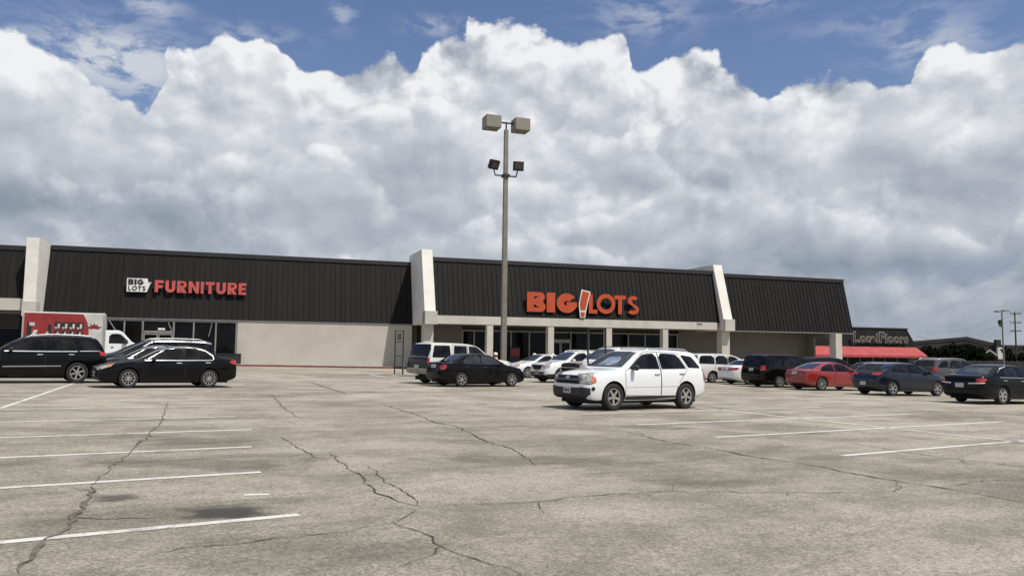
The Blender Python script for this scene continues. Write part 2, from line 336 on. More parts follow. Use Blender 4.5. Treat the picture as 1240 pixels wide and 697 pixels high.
def ground_material():
    m, nt, b = newmat('weathered_asphalt')
    geo = N(nt, 'ShaderNodeNewGeometry'); pos = geo.outputs['Position']
    c, ag, s3 = asphalt_color(nt, pos)
    sp = N(nt, 'ShaderNodeSeparateXYZ', i_0=pos)
    # oil drips and damp looking stains on the stalls
    nz = N(nt, 'ShaderNodeTexNoise'); nz.inputs['Scale'].default_value = 2.6; nz.inputs['Detail'].default_value = 5; nt.links.new(pos, nz.inputs['Vector'])
    n1 = mth(nt, 'SUBTRACT', nz.outputs[0], .5); acc = None
    for x, y, ax, ay, k in ((-2.57,7.37,.42,.34,1.0),(-3.95,7.9,.26,.22,.8),(-3.9,10.2,1.3,.55,.45),(-5.2,12.8,1.2,.5,.3),(2.9,17.0,.9,.5,.5),(.4,11.3,1.6,.5,.4),(-7.6,16.2,.9,.5,.35),(2.5,9.7,1.0,.25,.3),(-1.2,13.5,1.1,.4,.3),(-9.5,47,4.5,1.6,.35)):
        dx = mth(nt, 'DIVIDE', mth(nt, 'SUBTRACT', sp.outputs[0], x), ax); dy = mth(nt, 'DIVIDE', mth(nt, 'SUBTRACT', sp.outputs[1], y), ay)
        d = mth(nt, 'ADD', mth(nt, 'ADD', mth(nt, 'MULTIPLY', dx, dx), mth(nt, 'MULTIPLY', dy, dy)), mth(nt, 'MULTIPLY', n1, 3.6))
        g = mth(nt, 'MULTIPLY', mrange(nt, d, 1.5, .1), k)
        acc = g if acc is None else mth(nt, 'MAXIMUM', acc, g)
    c = mixc(nt, acc, c, (.06,.055,.05))
    c = mixc(nt, 1.0, c, mixc(nt, mrange(nt, sp.outputs[1], 6, 34), (.93,.93,.93), (1.13,1.12,1.10)), 'MULTIPLY')  # grazing brightness painted in: lot colour lightens with distance
    # small dark pits
    pt = N(nt, 'ShaderNodeTexVoronoi'); pt.inputs['Scale'].default_value = 5.5; nt.links.new(pos, pt.inputs['Vector'])
    c = mixc(nt, mth(nt, 'MULTIPLY', mrange(nt, pt.outputs['Distance'], .10, .05), mrange(nt, ntex(nt, pos, 1.3, 3), .5, .6)), c, (.06,.054,.046))
    nt.links.new(c, b.inputs['Base Color']); b.inputs['Roughness'].default_value = .93; b.inputs['Specular IOR Level'].default_value = .25
    bp = N(nt, 'ShaderNodeBump'); bp.inputs['Strength'].default_value = .55; bp.inputs['Distance'].default_value = .012
    nt.links.new(mth(nt, 'ADD', mth(nt, 'MULTIPLY', ag, .7), s3), bp.inputs['Height']); nt.links.new(bp.outputs[0], b.inputs['Normal'])
    return m
def line_material(name, col, wear0, wear1):
    m, nt, b = newmat(name)
    geo = N(nt, 'ShaderNodeNewGeometry'); pos = geo.outputs['Position']
    c, ag, s3 = asphalt_color(nt, pos)
    w = mth(nt, 'ADD', mth(nt, 'MULTIPLY', ntex(nt, pos, 1.1, 5, .6), .7), mth(nt, 'MULTIPLY', ntex(nt, pos, 14, 5, .7), .45))
    f = mrange(nt, w, wear0, wear1)
    dirt = mixc(nt, mth(nt, 'MULTIPLY', mrange(nt, s3, .45, .7), .35), col, c)
    nt.links.new(mixc(nt, f, dirt, c), b.inputs['Base Color']); b.inputs['Roughness'].default_value = .85
    return m
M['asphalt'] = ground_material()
M['line'] = line_material('white_parking_paint', (.60,.585,.545), .60, .76)
M['linefaded'] = line_material('worn_parking_paint', (.53,.515,.475), .52, .76)
M['linefaint'] = line_material('ghost_parking_paint', (.34,.33,.30), .46, .70)
M['lineblue'] = line_material('blue_parking_paint', (.16,.24,.46), .52, .72)
M['dirt'] = simple('dry_grass_ground', (.10,.10,.06), .95, 0, .35, .05)
M['crack'] = simple('dark_pavement_crack', (.068,.060,.049), .95, 0, .5, 6)
M['cracksoft'] = simple('dusty_pavement_crack', (.115,.102,.080), .95, 0, .35, 6)

sheet('ground', [-4000,-400,-60,60,400,4000], [-400,-60,200,800,6000], -.02, M['dirt'])
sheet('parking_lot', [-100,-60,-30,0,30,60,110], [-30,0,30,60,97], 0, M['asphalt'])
H57 = Vector((.839,.545)); N57 = Vector((-.545,.839))
def strip_on_ground(name, p, q, w, mat, dz=.004):
    p = Vector(p); q = Vector(q); d = (q-p); n = max(2, int(d.length/1.5)); t = d.normalized(); nn = Vector((-t.y, t.x))
    bm = bmesh.new(); prev = None
    for i in range(n+1):
        c = p + d*i/n
        a = [bm.verts.new((c.x+s*nn.x*w/2, c.y+s*nn.y*w/2, gz(c.x+s*nn.x*w/2)+dz)) for s in (-1, 1)]
        if prev: bm.faces.new([prev[0], a[0], a[1], prev[1]])
        prev = a
    fixn(bm)
    for f in bm.faces:
        if f.normal.z < 0: f.normal_flip()
    return tag(obj(name, bm, mat), kind='structure')
def hn(h, n): return (H57.x*h+N57.x*n, H57.y*h+N57.y*n)
# left bays
for q, mt in (((-1.9,7.3),'line'),((-3.0,9.7),'line'),((-3.9,12.1),'line'),((-4.7,14.6),'line'),((-5.9,17.2),'line'),((-7.2,20.2),'line'),((-8.3,22.6),'line'),((-9.3,25.0),'linefaded')):
    strip_on_ground('parking_line', q, (q[0]-H57.x*5.4, q[1]-H57.y*5.4), .115, M[mt])
strip_on_ground('parking_line', (-11.0,16.9), (-16.2,29.6), .11, M['line'])
for n_, h_ in ((28.6,6.2),(31.2,6.6),(33.8,7.0)):
    strip_on_ground('parking_line', hn(h_, n_), hn(h_-5.4, n_), .13, M['linefaded'])
for k in range(5):
    strip_on_ground('parking_line', hn(.2+.4*k, 21.0+2.55*k), hn(-5.2+.4*k, 21.0+2.55*k), .10, M['linefaded'])
# middle double row
for n, a, b, mt in ((7.8,11.3,22.2,'line'),(10.6,11.5,22.3,'line'),(13.15,11.8,22.3,'line'),(16.05,12.6,22.3,'line'),(19.0,12.4,22.3,'line'),(21.8,12.5,22.5,'linefaded'),(30.0,13.5,22.8,'linefaint'),(24.6,13,23,'linefaded'),(27.3,13,23,'linefaded'),(33.0,20.5,25,'linefaded')):
    strip_on_ground('parking_line', hn(a, n), hn(b, n), .125, M[mt])
strip_on_ground('parking_line', (5.55,24.0), (11.2,13.3), .125, M['line'])
for k in range(6):
    strip_on_ground('parking_line', hn(31.5, 15.6+2.75*k), hn(36.8, 15.6+2.75*k), .10, M['linefaded'])
strip_on_ground('parking_line', (-8.62,48.4), (-7.0,44.4), .16, M['line'])
strip_on_ground('parking_line', (-6.2,43.9), (-4.9,44.5), .3, M['lineblue'])
strip_on_ground('parking_line', (-2.7,8.2), (-2.46,8.26), .09, M['line'])

# cracks
def crack(pts, w, mat='crack', jit=.07, seed=0, branches=2, depth=0):
    rnd = random.Random(seed); P = [Vector(p) for p in pts]; Q = []
    for a, b in zip(P, P[1:]):
        L = (b-a).length; n = max(2, int(L/.10)); t = (b-a).normalized(); nn = Vector((-t.y, t.x))
        for i in range(n):
            f = i/n; c = a.lerp(b, f); e = min(1, 3*min(f, 1-f)+.2)
            o = noise.fractal(Vector((c.x*3.1, c.y*3.1, seed)), .75, 2.1, 5)*jit*1.5
            Q.append(c + nn*o*e)
    Q.append(P[-1]); bm = bmesh.new(); prev = None
    for i, c in enumerate(Q):
        t = (Q[min(i+1, len(Q)-1)]-Q[max(i-1, 0)]).normalized(); nn = Vector((-t.y, t.x))
        taper = min(1, .25+6*min(i, len(Q)-1-i)/len(Q))
        ww = w*taper*(.45+.9*rnd.random())*(.6+.8*abs(noise.noise(Vector((c.x, c.y, seed+9)))))
        a = [bm.verts.new((c.x+s*nn.x*ww/2, c.y+s*nn.y*ww/2, gz(c.x)+.0085)) for s in (-1, 1)]
        if prev: bm.faces.new([prev[0], a[0], a[1], prev[1]])
        prev = a
    for f in bm.faces:
        f.normal_update()
        if f.normal.z < 0: f.normal_flip()
    tag(obj('pavement_crack', bm, M[mat]), kind='structure')
    if depth < 1:
        for k in range(branches):
            i = rnd.randrange(3, max(4, len(Q)-3)); c = Q[i]; ang = rnd.uniform(0, 2*PI); L = rnd.uniform(.25, .8)
            m_ = c + Vector((math.cos(ang), math.sin(ang)))*L*.5; e_ = m_ + Vector((math.cos(ang+rnd.uniform(-.7,.7)), math.sin(ang+rnd.uniform(-.7,.7))))*L*.6
            crack([c, m_, e_], w*.45, mat, jit*.7, seed*7+k+3, 0, 1)
fwv, rv, uv = fw, rr, uu
def on_lot(px, py):
    """lot coordinates of a spot surveyed from the photograph"""
    d = fwv + rv*((px-620)/960) + uv*((348.5-py)/960)
    t = CZ/(-d.z-.012*d.x)
    return (d.x*t, d.y*t)
CR = [([(22,694),(52,660),(80,640),(109,603),(111,588)], .06, 'cracksoft'),
      ([(112,587),(160,545),(186,520),(196,511),(203,487)], .026, 'cracksoft'),
      ([(327,476),(345,495),(366,508)], .03, 'cracksoft'), ([(338,528),(370,547),(396,558)], .02, 'crack'),
      ([(398,548),(425,570),(438,577),(455,597),(482,607),(508,614)], .024, 'crack'),
      ([(444,563),(460,577),(487,595),(500,602),(510,614)], .019, 'crack'),
      ([(510,615),(482,632),(425,642),(350,651),(240,662),(165,672)], .018, 'cracksoft'),
      ([(474,631),(515,647),(540,665),(575,676),(632,697)], .019, 'crack'),
      ([(509,614),(560,611),(620,609),(720,600),(820,595),(930,596),(1050,597),(1120,599)], .022, 'crack'),
      ([(463,489),(505,502),(528,512),(552,516),(590,535),(620,543),(648,563)], .035, 'crack'),
      ([(762,524),(810,535),(852,541),(900,551),(970,561),(1020,571),(1070,580),(1130,589),(1180,597),(1250,610)], .036, 'crack'),
      ([(1086,584),(1088,592),(1082,596)], .02, 'crack'), ([(1150,588),(1190,582),(1250,580)], .022, 'crack'),
      ([(1026,536),(1095,547),(1145,555),(1250,566)], .03, 'crack'), ([(376,463),(398,470),(420,477)], .06, 'crack'),
      ([(620,542),(700,536),(770,531)], .012, 'cracksoft')]
for i, (p, w, mt) in enumerate(CR): crack([on_lot(*q) for q in p], w, mt, .05 if w < .04 else .06, i+1, 3 if w > .02 else 1)

# ------------------------------------------------------------------ the store
A_ = math.radians(18.7); FD = Vector((math.cos(A_), math.sin(A_), 0)); FN = Vector((math.sin(A_), -math.cos(A_), 0)); F0 = Vector((0,70,0))
def W(s, n, z): 
    p = F0 + FD*s + FN*n; return Vector((p.x, p.y, z))
def W2(s, n, z):
    p = Vector((0,85,0)) + FD*s + FN*n; return Vector((p.x, p.y, z))
def wbox(bm, s0, s1, n0, n1, z0, z1, F=W, mat=0): box(bm, s0, s1, n0, n1, z0, z1, F, mat)
store = empty('store_building', tuple(W(-5,0,0)))
tag(store, 'long low dark roofed strip mall building behind the parked cars', 'building')
def part(name, bm, mat, parent=None, smooth=None):
    fixn(bm); o = obj(name, bm, mat, None, smooth)
    par = parent or store; o.parent = par
    # keep world placement: the store root is only translated
    root = par
    while root.parent: root = root.parent
    if par is root: o.matrix_parent_inverse = Matrix.Translation(root.location).inverted()
    return o
def mansard(s0, s1, n0, z0, n1, z1, pitch=.42):
    bm = bmesh.new(); prism(bm, [(n0,z0),(n1,z1),(-2.2,z1),(-2.2,z0)], s0, s1, W)
    k = int((s1-s0)/pitch); L = math.hypot(n0-n1, z1-z0); on = (z1-z0)/L; oz = (n0-n1)/L
    for i in range(k+1):
        s = s0+.04+i*(s1-s0-.08)/k
        a = (n0, z0+.01); b = (n1, z1-.02)
        prism(bm, [(a[0]-.01,a[1]),(a[0]+on*.055,a[1]+oz*.055),(b[0]+on*.055,b[1]+oz*.055),(b[0]-.01,b[1])], s-.03, s+.03, W)
    o = part('mansard_roof', bm, M['mansard'])
    bm = bmesh.new(); prism(bm, [(n1-.05,z1-.26),(n1+.16,z1-.26),(n1+.13,z1+.08),(n1-.4,z1+.08),(n1-.4,z1+.003),(n1-.05,z1+.003)], s0+.003, s1+.03, W)
    part('roof_coping', bm, M['cap'], o)
    return o
mansard(-36.41, -8.87, 0, 3.83, -1.32, 9.15)
mansard(-7.93, 18.62, 3.98, 4.45, 2.82, 9.2)
mansard(19.62, 34.32, 3.25, 3.80, 1.95, 9.12)
mansard(-47, -37.25, 1.5, 4.97, .35, 8.8)
# main mass and low roof behind the parapet
bm = bmesh.new(); wbox(bm, -47, 31.3, -38, -2.2, -1.2, 8.7); part('rear_block', bm, M['tan'])
# side closures below the roofs
bm = bmesh.new()
wbox(bm, -22.84, -8.9, -2.1, 0, -.6, 3.815)
part('wall', bm, M['tan'])
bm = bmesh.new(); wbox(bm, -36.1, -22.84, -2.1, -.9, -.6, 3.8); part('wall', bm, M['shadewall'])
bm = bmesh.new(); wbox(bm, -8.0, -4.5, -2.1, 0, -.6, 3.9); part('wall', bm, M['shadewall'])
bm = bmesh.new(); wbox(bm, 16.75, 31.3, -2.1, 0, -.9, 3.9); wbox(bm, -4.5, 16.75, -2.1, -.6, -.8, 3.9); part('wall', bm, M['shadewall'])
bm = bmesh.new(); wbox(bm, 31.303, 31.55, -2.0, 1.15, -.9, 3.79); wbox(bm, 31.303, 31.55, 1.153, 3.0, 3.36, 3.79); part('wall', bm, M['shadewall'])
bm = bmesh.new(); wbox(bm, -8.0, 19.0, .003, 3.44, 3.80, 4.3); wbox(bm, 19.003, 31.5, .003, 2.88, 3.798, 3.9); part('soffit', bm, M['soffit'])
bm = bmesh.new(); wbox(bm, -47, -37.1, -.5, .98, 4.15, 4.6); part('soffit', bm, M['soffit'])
# thin eave trim
bm = bmesh.new(); wbox(bm, -36.15, -8.9, -.25, .05, 3.73, 3.826); part('eave_trim', bm, M['fasciatrim'])
bm = bmesh.new(); wbox(bm, 19.62, 34.34, 2.9, 3.29, 3.70, 3.797); part('eave_trim', bm, M['fasciatrim'])
# fascia beams
def beam(s0, s1, z0, z1, joints, nb=3.45, nf=4.12):
    bm = bmesh.new(); prev = s0
    for j in list(joints)+[s1]:
        wbox(bm, prev+.006, j-.006, nb, nf, z0, z1); prev = j
    wbox(bm, s0+.01, s1-.01, nb+.01, nf-.02, z0+.01, z1-.01)
    return part('fascia_beam', bm, M['beamp'])
beam(-7.93, 18.3, 3.78, 4.445, (-3.2,2.15,7.5,13.05))
beam(-47, -37.1, 4.13, 4.955, (-39.4,-42), 1.0, 1.9)
bm = bmesh.new(); wbox(bm, 16.2, 16.75, 4.12, 4.15, 4.22, 4.36); part('address_numerals', bm, M['fasciatrim'])
# raked pilasters
def pilaster(s0, s1, P=((-2.0,9.85),(3.0,9.85),(4.62,4.75),(4.62,3.74),(-2.0,3.74)), cn=(3.75,4.88), pn=(3.45,4.25)):
    bm = bmesh.new(); prism(bm, list(P), s0, s1, W)
    o = part('pilaster', bm, M['stucco'])
    bm = bmesh.new(); wbox(bm, s0-.0, s1+.1, cn[0], cn[1], 3.70, 4.74); part('corbel', bm, M['beamp'], o)
    bm = bmesh.new(); wbox(bm, s0+.03, s1-.06, pn[0], pn[1], -.6, 3.698); part('post', bm, M['beamp'], o)
    return o
pilaster(-8.85, -7.96); pilaster(18.66, 19.58); pilaster(-37.22, -36.43, ((-2.0,9.3),(2.25,9.3),(2.3,4.75),(2.3,3.74),(-2.0,3.74)), (1.4,2.5), (1.1,2.0))
def post(s0, s1, n0=3.5, n1=4.08, z1=3.778):
    bm = bmesh.new(); wbox(bm, s0, s1, n0, n1, -.8, z1); part('post', bm, M['beamp'])
for s in (-3.23, 2.14, 7.53, 13.03): post(s-.26, s+.26)
post(31.67, 32.4, 3.0, 3.88, 3.698)
# storefront glazing
def glazing(s0, s1, n, z0, z1, mull, doors=(), top=.12):
    bm = bmesh.new(); wbox(bm, s0, s1, n-.06, n, z0, z1)
    g = part('storefront_window', bm, M['store_glass'])
    bm = bmesh.new()
    for m_ in mull: wbox(bm, m_-.055, m_+.055, n+.003, n+.09, z0, z1-.003)
    wbox(bm, s0, s1, n+.006, n+.10, z1-top, z1); wbox(bm, s0, s1, n+.004, n+.095, z0, z0+.3)
    part('window_frame', bm, M['frame'], g); return g
glazing(-36.1, -22.84, -.12, .2, 3.72, (-36,-33.9,-32.19,-30.95,-29.7,-27.48,-26.06,-24.44,-22.92))
glazing(-4.5, 16.7, -.1, .1, 3.45, (-4.45,-3.4,-1.9,-.02,1.69,3.6,5.69,7.46,9.15,11.46,13.21,15.0,16.62))
glazing(-47, -36.9, -1.5, .1, 4.1, (-46,-44.4,-42.8,-41.2,-39.6,-38.0))
def entrance(s0, s1, n, zf, zh):
    d = bmesh.new(); mid = (s0+s1)/2
    for a, b in ((s0, mid), (mid, s1)):
        wbox(d, a+.02, a+.10, n, n+.06, zf, zh); wbox(d, b-.10, b-.02, n, n+.06, zf, zh)
        wbox(d, a+.101, b-.101, n+.002, n+.058, zh-.14, zh); wbox(d, a+.101, b-.101, n+.002, n+.058, zf, zf+.22)
    o = part('entrance_door', d, M['frame'])
    for a in (mid-.16, mid+.13):
        h = bmesh.new(); wbox(h, a, a+.03, n+.06, n+.12, zf+.8, zf+1.2); part('door_handle', h, M['chrome'], o)
    h = bmesh.new(); wbox(h, s0-.06, s1+.06, n-.003, n+.09, zh+.01, zh+.16); wbox(h, s0-.08, s0, n-.003, n+.09, zf, 3.6); wbox(h, s1, s1+.08, n-.003, n+.09, zf, 3.6); part('door_frame', h, M['frame'], o)
entrance(-29.6, -27.55, -.02, .45, 2.72)
entrance(3.7, 5.6, -.0, .15, 2.6)
bm = bmesh.new(); wbox(bm, -28.6, -28.1, -.02, 0, 2.95, 3.1); part('address_numerals', bm, M['signwhite'])
# faint roof-brace struts behind the glass at the entrance
def strut(a, b):
    bm = bmesh.new(); tube(bm, W(*a), W(*b), .035, 6); part('brace', bm, M['frame'])
strut((-32.0,.02,3.6), (-31.1,.02,2.2)); strut((-27.9,.02,3.55),(-27.5,.02,2.6)); strut((-24.75,.02,3.55),(-24.95,.02,2.5))
# sidewalk + kerbs, following the fall of the lot
def walk(s0, s1, n0, n1, name, mat, top=.15, bot=-.4):
    bm = bmesh.new(); k = max(2, int((s1-s0)/6)); prev = None
    for i in range(k+1):
        s = s0+(s1-s0)*i/k; g = gz(W(s,n0,0).x)
        r = [bm.verts.new(W(s,a,g+z)) for a, z in ((n0,bot),(n1,bot),(n1,top),(n0,top))]
        if prev:
            for j in range(4): bm.faces.new([prev[j], prev[(j+1)%4], r[(j+1)%4], r[j]])
        else: bm.faces.new(r[::-1])
        prev = r
    bm.faces.new(prev); fixn(bm); return obj(name, bm, mat)
tag(walk(-36, -9.3, .003, 1.5, 'sidewalk', M['concrete']), kind='structure')
tag(walk(-36, -9.3, 1.503, 1.66, 'kerb', M['kerbred'], .13), kind='structure')
tag(walk(-9.2, 36, .004, 5.4, 'sidewalk', M['concrete']), kind='structure')
tag(walk(-9.2, 36, 5.403, 5.56, 'kerb', M['concrete'], .155), kind='structure')
tag(walk(-52, -36.1, .004, 5.4, 'sidewalk', M['concrete']), kind='structure')
# left shop contents glimpsed under the canopy: dark blinds
bm = bmesh.new()
for k in range(9): wbox(bm, -46.5, -38.2, -1.38, -1.35, 2.9+k*.15, 2.94+k*.15)
part('window_blind', bm, M['soffit'])

# ------------------------------------------------------------------ lettering
def arc(cx, cy, rx, ry, a0, a1, n=14):
    return [(cx+rx*math.cos(math.radians(a0+(a1-a0)*i/n)), cy+ry*math.sin(math.radians(a0+(a1-a0)*i/n))) for i in range(n+1)]
def outline_mesh(loops, depth):
    cu = bpy.data.curves.new('letter', 'CURVE'); cu.dimensions = '2D'; cu.fill_mode = 'BOTH'; cu.extrude = depth/2
    for L in loops:
        sp = cu.splines.new('POLY'); sp.points.add(len(L)-1)
        for i, p in enumerate(L): sp.points[i].co = (p[0], p[1], 0, 1)
        sp.use_cyclic_u = True
    o = bpy.data.objects.new('letter', cu); COL.objects.link(o)
    bpy.context.view_layer.update()
    me = bpy.data.meshes.new_from_object(o.evaluated_get(bpy.context.evaluated_depsgraph_get()))
    bpy.data.objects.remove(o); bpy.data.curves.remove(cu); return me
def place_letter(name, loops, s, n, z, depth, face, side, parent, F=W, base=None):
    me = outline_mesh(loops, depth)
    for v in me.vertices: v.co = F(s+v.co.x, n+v.co.z, z+v.co.y)
    bm = bmesh.new(); bm.from_mesh(me); fixn(bm)
    for f in bm.faces: f.material_index = 0 if abs(f.normal.dot(FN)) > .7 else 1
    bm.to_mesh(me); bm.free(); me.name = name
    o = link(name, me, [face, side]); o.parent = parent
    o.matrix_parent_inverse = Matrix.Translation(parent.location).inverted(); return o
def offs(L, dx): return [(x+dx, y) for x, y in L]
def GL(ch, w, h, t):
    """glyph loops for plain geometric capitals: width w, height h, stroke t"""
    if ch == 'I': return [[(0,0),(w,0),(w,h),(0,h)]]
    if ch == 'L': return [[(0,0),(w,0),(w,t*.95),(t,t*.95),(t,h),(0,h)]]
    if ch == 'T': return [[(w/2-t/2,0),(w/2+t/2,0),(w/2+t/2,h-t*.95),(w,h-t*.95),(w,h),(0,h),(0,h-t*.95),(w/2-t/2,h-t*.95)]]
    if ch == 'F': return [[(0,0),(t,0),(t,h*.36),(w*.88,h*.36),(w*.88,h*.36+t*.85),(t,h*.36+t*.85),(t,h-t*.9),(w,h-t*.9),(w,h),(0,h)]]
    if ch == 'E': 
        a = t*.86; m_ = h/2-a/2
        return [[(0,0),(w,0),(w,a),(t,a),(t,m_),(w*.9,m_),(w*.9,m_+a),(t,m_+a),(t,h-a),(w,h-a),(w,h),(0,h)]]
    if ch == 'N': return [[(0,0),(t,0),(t,h*.60),(w-t,0),(w,0),(w,h),(w-t,h),(w-t,h*.40),(t,h),(0,h)]]
    if ch == 'U':
        r = w/2
        return [[(0,h)]+arc(r,r*.95,r,r*.95,180,360,18)+[(w,h),(w-t,h)]+arc(r,r*.95,r-t,r*.95-t,360,180,18)+[(t,h)]]
    if ch == 'O':
        return [arc(w/2,h/2,w/2,h/2,0,360,36)[:-1], arc(w/2,h/2,w/2-t,h/2-t,0,360,36)[:-1]]
    if ch == 'R':
        b = h*.42; r = (h-b)/2
        return [[(0,0),(t,0),(t,b*.92),(w*.30,b*.92),(w-t*.95,0),(w+t*.12,0),(w*.66,b*1.02)]+arc(w-r,b+r,r*.98,r,-62,90,14)+[(0,h)],
                [(t,b+t*.72)]+arc(w-r*1.02,b+r,max(.05,r-t*.92),r-t*.72,-90,90,10)+[(t,h-t*.72)]]
    if ch == 'B':
        b = h*.52; r1 = b/2; r2 = (h-b)/2; 
        return [[(0,0)]+arc(w-r1,r1,r1,r1,-90,62,14)+arc(w*.95-r2,b+r2,r2,r2,-48,90,12)+[(0,h)],
                [(t,t*.62),(w*.5,t*.62)]+arc(w*.53,r1,w*.12,r1-t*.62,-90,90,8)+[(t,b-t*.30)],
                [(t,b+t*.30)]+arc(w*.50,b+r2,w*.11,r2-t*.55,-90,90,8)+[(t,h-t*.62)]]
    if ch == 'G':
        cx, cy = w/2, h/2; Rx, Ry = w/2, h/2; rx, ry = Rx-t, Ry-t*.92
        return [arc(cx,cy,Rx,Ry,38,335,34)+[(w,cy-Ry*.42),(w,cy+h*.06),(cx-.02*w,cy+h*.06),(cx-.02*w,cy-h*.11),(w-t*1.02,cy-h*.11)]+arc(cx,cy,rx,ry,322,48,26)]
    if ch == 'S':
        cx = w/2; r1 = h*.27; r2 = h*.25; c1 = r1; c2 = h-r2
        outer = arc(cx,c1,w/2,r1,-150,58,16)+[(cx+w*.02,h*.56)]+arc(cx,c2,w*.44-t,r2-t,235,25,14)
        inner = arc(cx,c2,w*.45,r2,25,225,16)+[(cx-w*.02,h*.44)]+arc(cx,c1,w/2-t,r1-t,55,-150,14)
        return [outer+inner]
    return []
big = empty('store_sign', tuple(W(5,4,5)))
tag(big, 'large orange BIG LOTS letters with white edged exclamation mark', 'sign')
k_ = 10.44/1115; 
for ch, x0, x1, y0, y1, t in (('B',70,248,305,103,66),('I',258,340,310,118,82),('G',355,555,322,108,72),('L',672,758,326,130,38),('O',750,940,335,130,38),('T',930,1048,335,143,38),('S',1062,1185,343,143,36)):
    s0 = -.04+(x0-70)*k_; s1 = -.04+(x1-70)*k_; H = 1.66 if ch in 'BIG' else (1.66 if ch != 'O' else 1.72)
    if ch in 'TS': H = 1.63
    z = 4.95 if ch in 'BI' else (4.93 if ch == 'G' else 4.95)
    place_letter('letter', GL(ch, s1-s0, H, t*k_), s0, 4.02, z, .12, M['orange'], M['signside'], big)
    bm = bmesh.new(); wbox(bm, (s0+s1)/2-.06, (s0+s1)/2+.06, 3.62, 3.95, z+.3, z+.4); part('mount', bm, M['signside'], big)
ex = lambda sc: [(0.0+(1-sc)*.45,2.43-(1-sc)*.5),(1.06-(1-sc)*.55,2.36-(1-sc)*.5)]
whiteo = [[(.28,2.45),(1.12,2.27),(.82,1.1),(.60,.02),(.16,.02),(.02,1.15)]]
s_e = -.04+(563-70)*k_
place_letter('exclamation_border', whiteo, s_e, 4.18, 4.52, .08, M['signwhite'], M['signside'], big)
place_letter('exclamation_mark', [[(.36,2.34),(1.00,2.19),(.62,.70),(.20,.70),(.12,1.2)]], s_e, 4.24, 4.52, .04, M['orange'], M['orange'], big)
place_letter('exclamation_dot', [[(.20,.52),(.60,.50),(.53,.12),(.23,.12)]], s_e, 4.24, 4.52, .04, M['orange'], M['orange'], big)
fs = empty('furniture_sign', tuple(W(-26,0,6)))
tag(fs, 'red FURNITURE letters beside a small white BIG LOTS panel', 'sign')
s = -28.98
for ch, w in zip('FURNITURE', (.62,.70,.70,.76,.22,.66,.70,.70,.58)):
    place_letter('letter', GL(ch, w, .92, .235), s, -.22, 5.86, .12, M['sredt'], M['signside'], fs); s += w+.13
    bm = bmesh.new(); wbox(bm, s-.13-w/2-.05, s-.13-w/2+.05, -.58, -.29, 6.1, 6.2); part('mount', bm, M['signside'], fs)
place_letter('logo_panel', [[(0,0),(1.42,0),(1.60,.55),(1.72,.80),(1.50,.72),(1.44,1.04),(0,1.04)]], -30.95, -.25, 5.83, .14, M['signwhite'], M['signside'], fs)
x = .1
for ch, w in (('B',.38),('I',.15),('G',.44)):
    place_letter('logo_letter', GL(ch, w, .42, .13), -30.95+x, -.165, 6.38, .03, M['signblack'], M['signblack'], fs); x += w+.05
x = .12
for ch, w in (('L',.2),('O',.36),('T',.26),('S',.24)):
    place_letter('logo_letter', GL(ch, w, .34, .065), -30.95+x, -.165, 5.94, .03, M['signblack'], M['signblack'], fs); x += w+.05

# ------------------------------------------------------------------ flooring shop beyond
shop = empty('flooring_shop', tuple(W2(48,0,-.7)))
tag(shop, 'small dark roofed shop with a red awning beyond the store', 'building')
def spart(name, bm, mat, parent=None):
    fixn(bm); o = obj(name, bm, mat); o.parent = parent or shop
    if not parent: o.matrix_parent_inverse = Matrix.Translation(shop.location).inverted()
    return o
bm = bmesh.new(); prism(bm, [(0,2.75),(-.75,5.2),(-14,5.2),(-14,2.75)], 36, 55.4, W2)
# raked right hand end
for v in bm.verts: pass
for i in range(50):
    s_ = 36.1+i*.385; prism(bm, [(0,2.76),(.04,2.77),(-.71,5.18),(-.76,5.18)], s_-.03, s_+.03, W2)
bm.verts.ensure_lookup_table()
for v in bm.verts:
    q = v.co-Vector((0,85,0)); s_ = q.dot(FD)
    if s_ > 54.0: v.co -= FD*((v.co.z-2.75)/2.45)*.9*(s_-54.0)/1.4
spart('mansard_roof', bm, M['mansard'])
bm = bmesh.new(); prism(bm, [(-.70,5.08),(-.60,5.08),(-.62,5.26),(-1.1,5.26),(-1.1,5.203),(-.70,5.203)], 36, 54.62, W2); spart('roof_coping', bm, M['cap'])
bm = bmesh.new(); wbox(bm, 36, 54.9, -14, -.3, -1.4, 2.745, W2); spart('wall', bm, M['shadewall'])
bm = bmesh.new(); wbox(bm, 36.5, 54.4, -.297, -.24, -.3, 2.4, W2); g_ = spart('shop_window', bm, M['store_glass'])
bm = bmesh.new()
for i in range(10): wbox(bm, 36.6+i*1.95, 36.7+i*1.95, -.235, -.18, -.3, 2.4, W2)
spart('window_frame', bm, M['frame'], g_)
bm = bmesh.new(); prism(bm, [(.05,2.78),(1.75,1.72),(1.75,1.45),(1.73,1.45),(1.72,1.68),(.05,2.73)], 36, 55.2, W2); spart('awning', bm, M['awning'])
bm = bmesh.new(); prism(bm, [(.05,2.74),(1.71,1.69),(1.71,1.45),(.05,1.45)], 55.2, 55.23, W2)
for v in bm.verts: pass
spart('awning_end', bm, M['awning'])
fsn = empty('flooring_sign', tuple(W2(49,.2,3.5))); tag(fsn, 'pale outlined Local Floors lettering over the red awning', 'sign')
def text_mesh(txt, size, depth, off=0, bev=0):
    cu = bpy.data.curves.new('t', 'FONT'); cu.body = txt; cu.size = size; cu.extrude = depth/2; cu.offset = off
    o = bpy.data.objects.new('t', cu); COL.objects.link(o); bpy.context.view_layer.update()
    me = bpy.data.meshes.new_from_object(o.evaluated_get(bpy.context.evaluated_depsgraph_get()))
    bpy.data.objects.remove(o); bpy.data.curves.remove(cu); return me
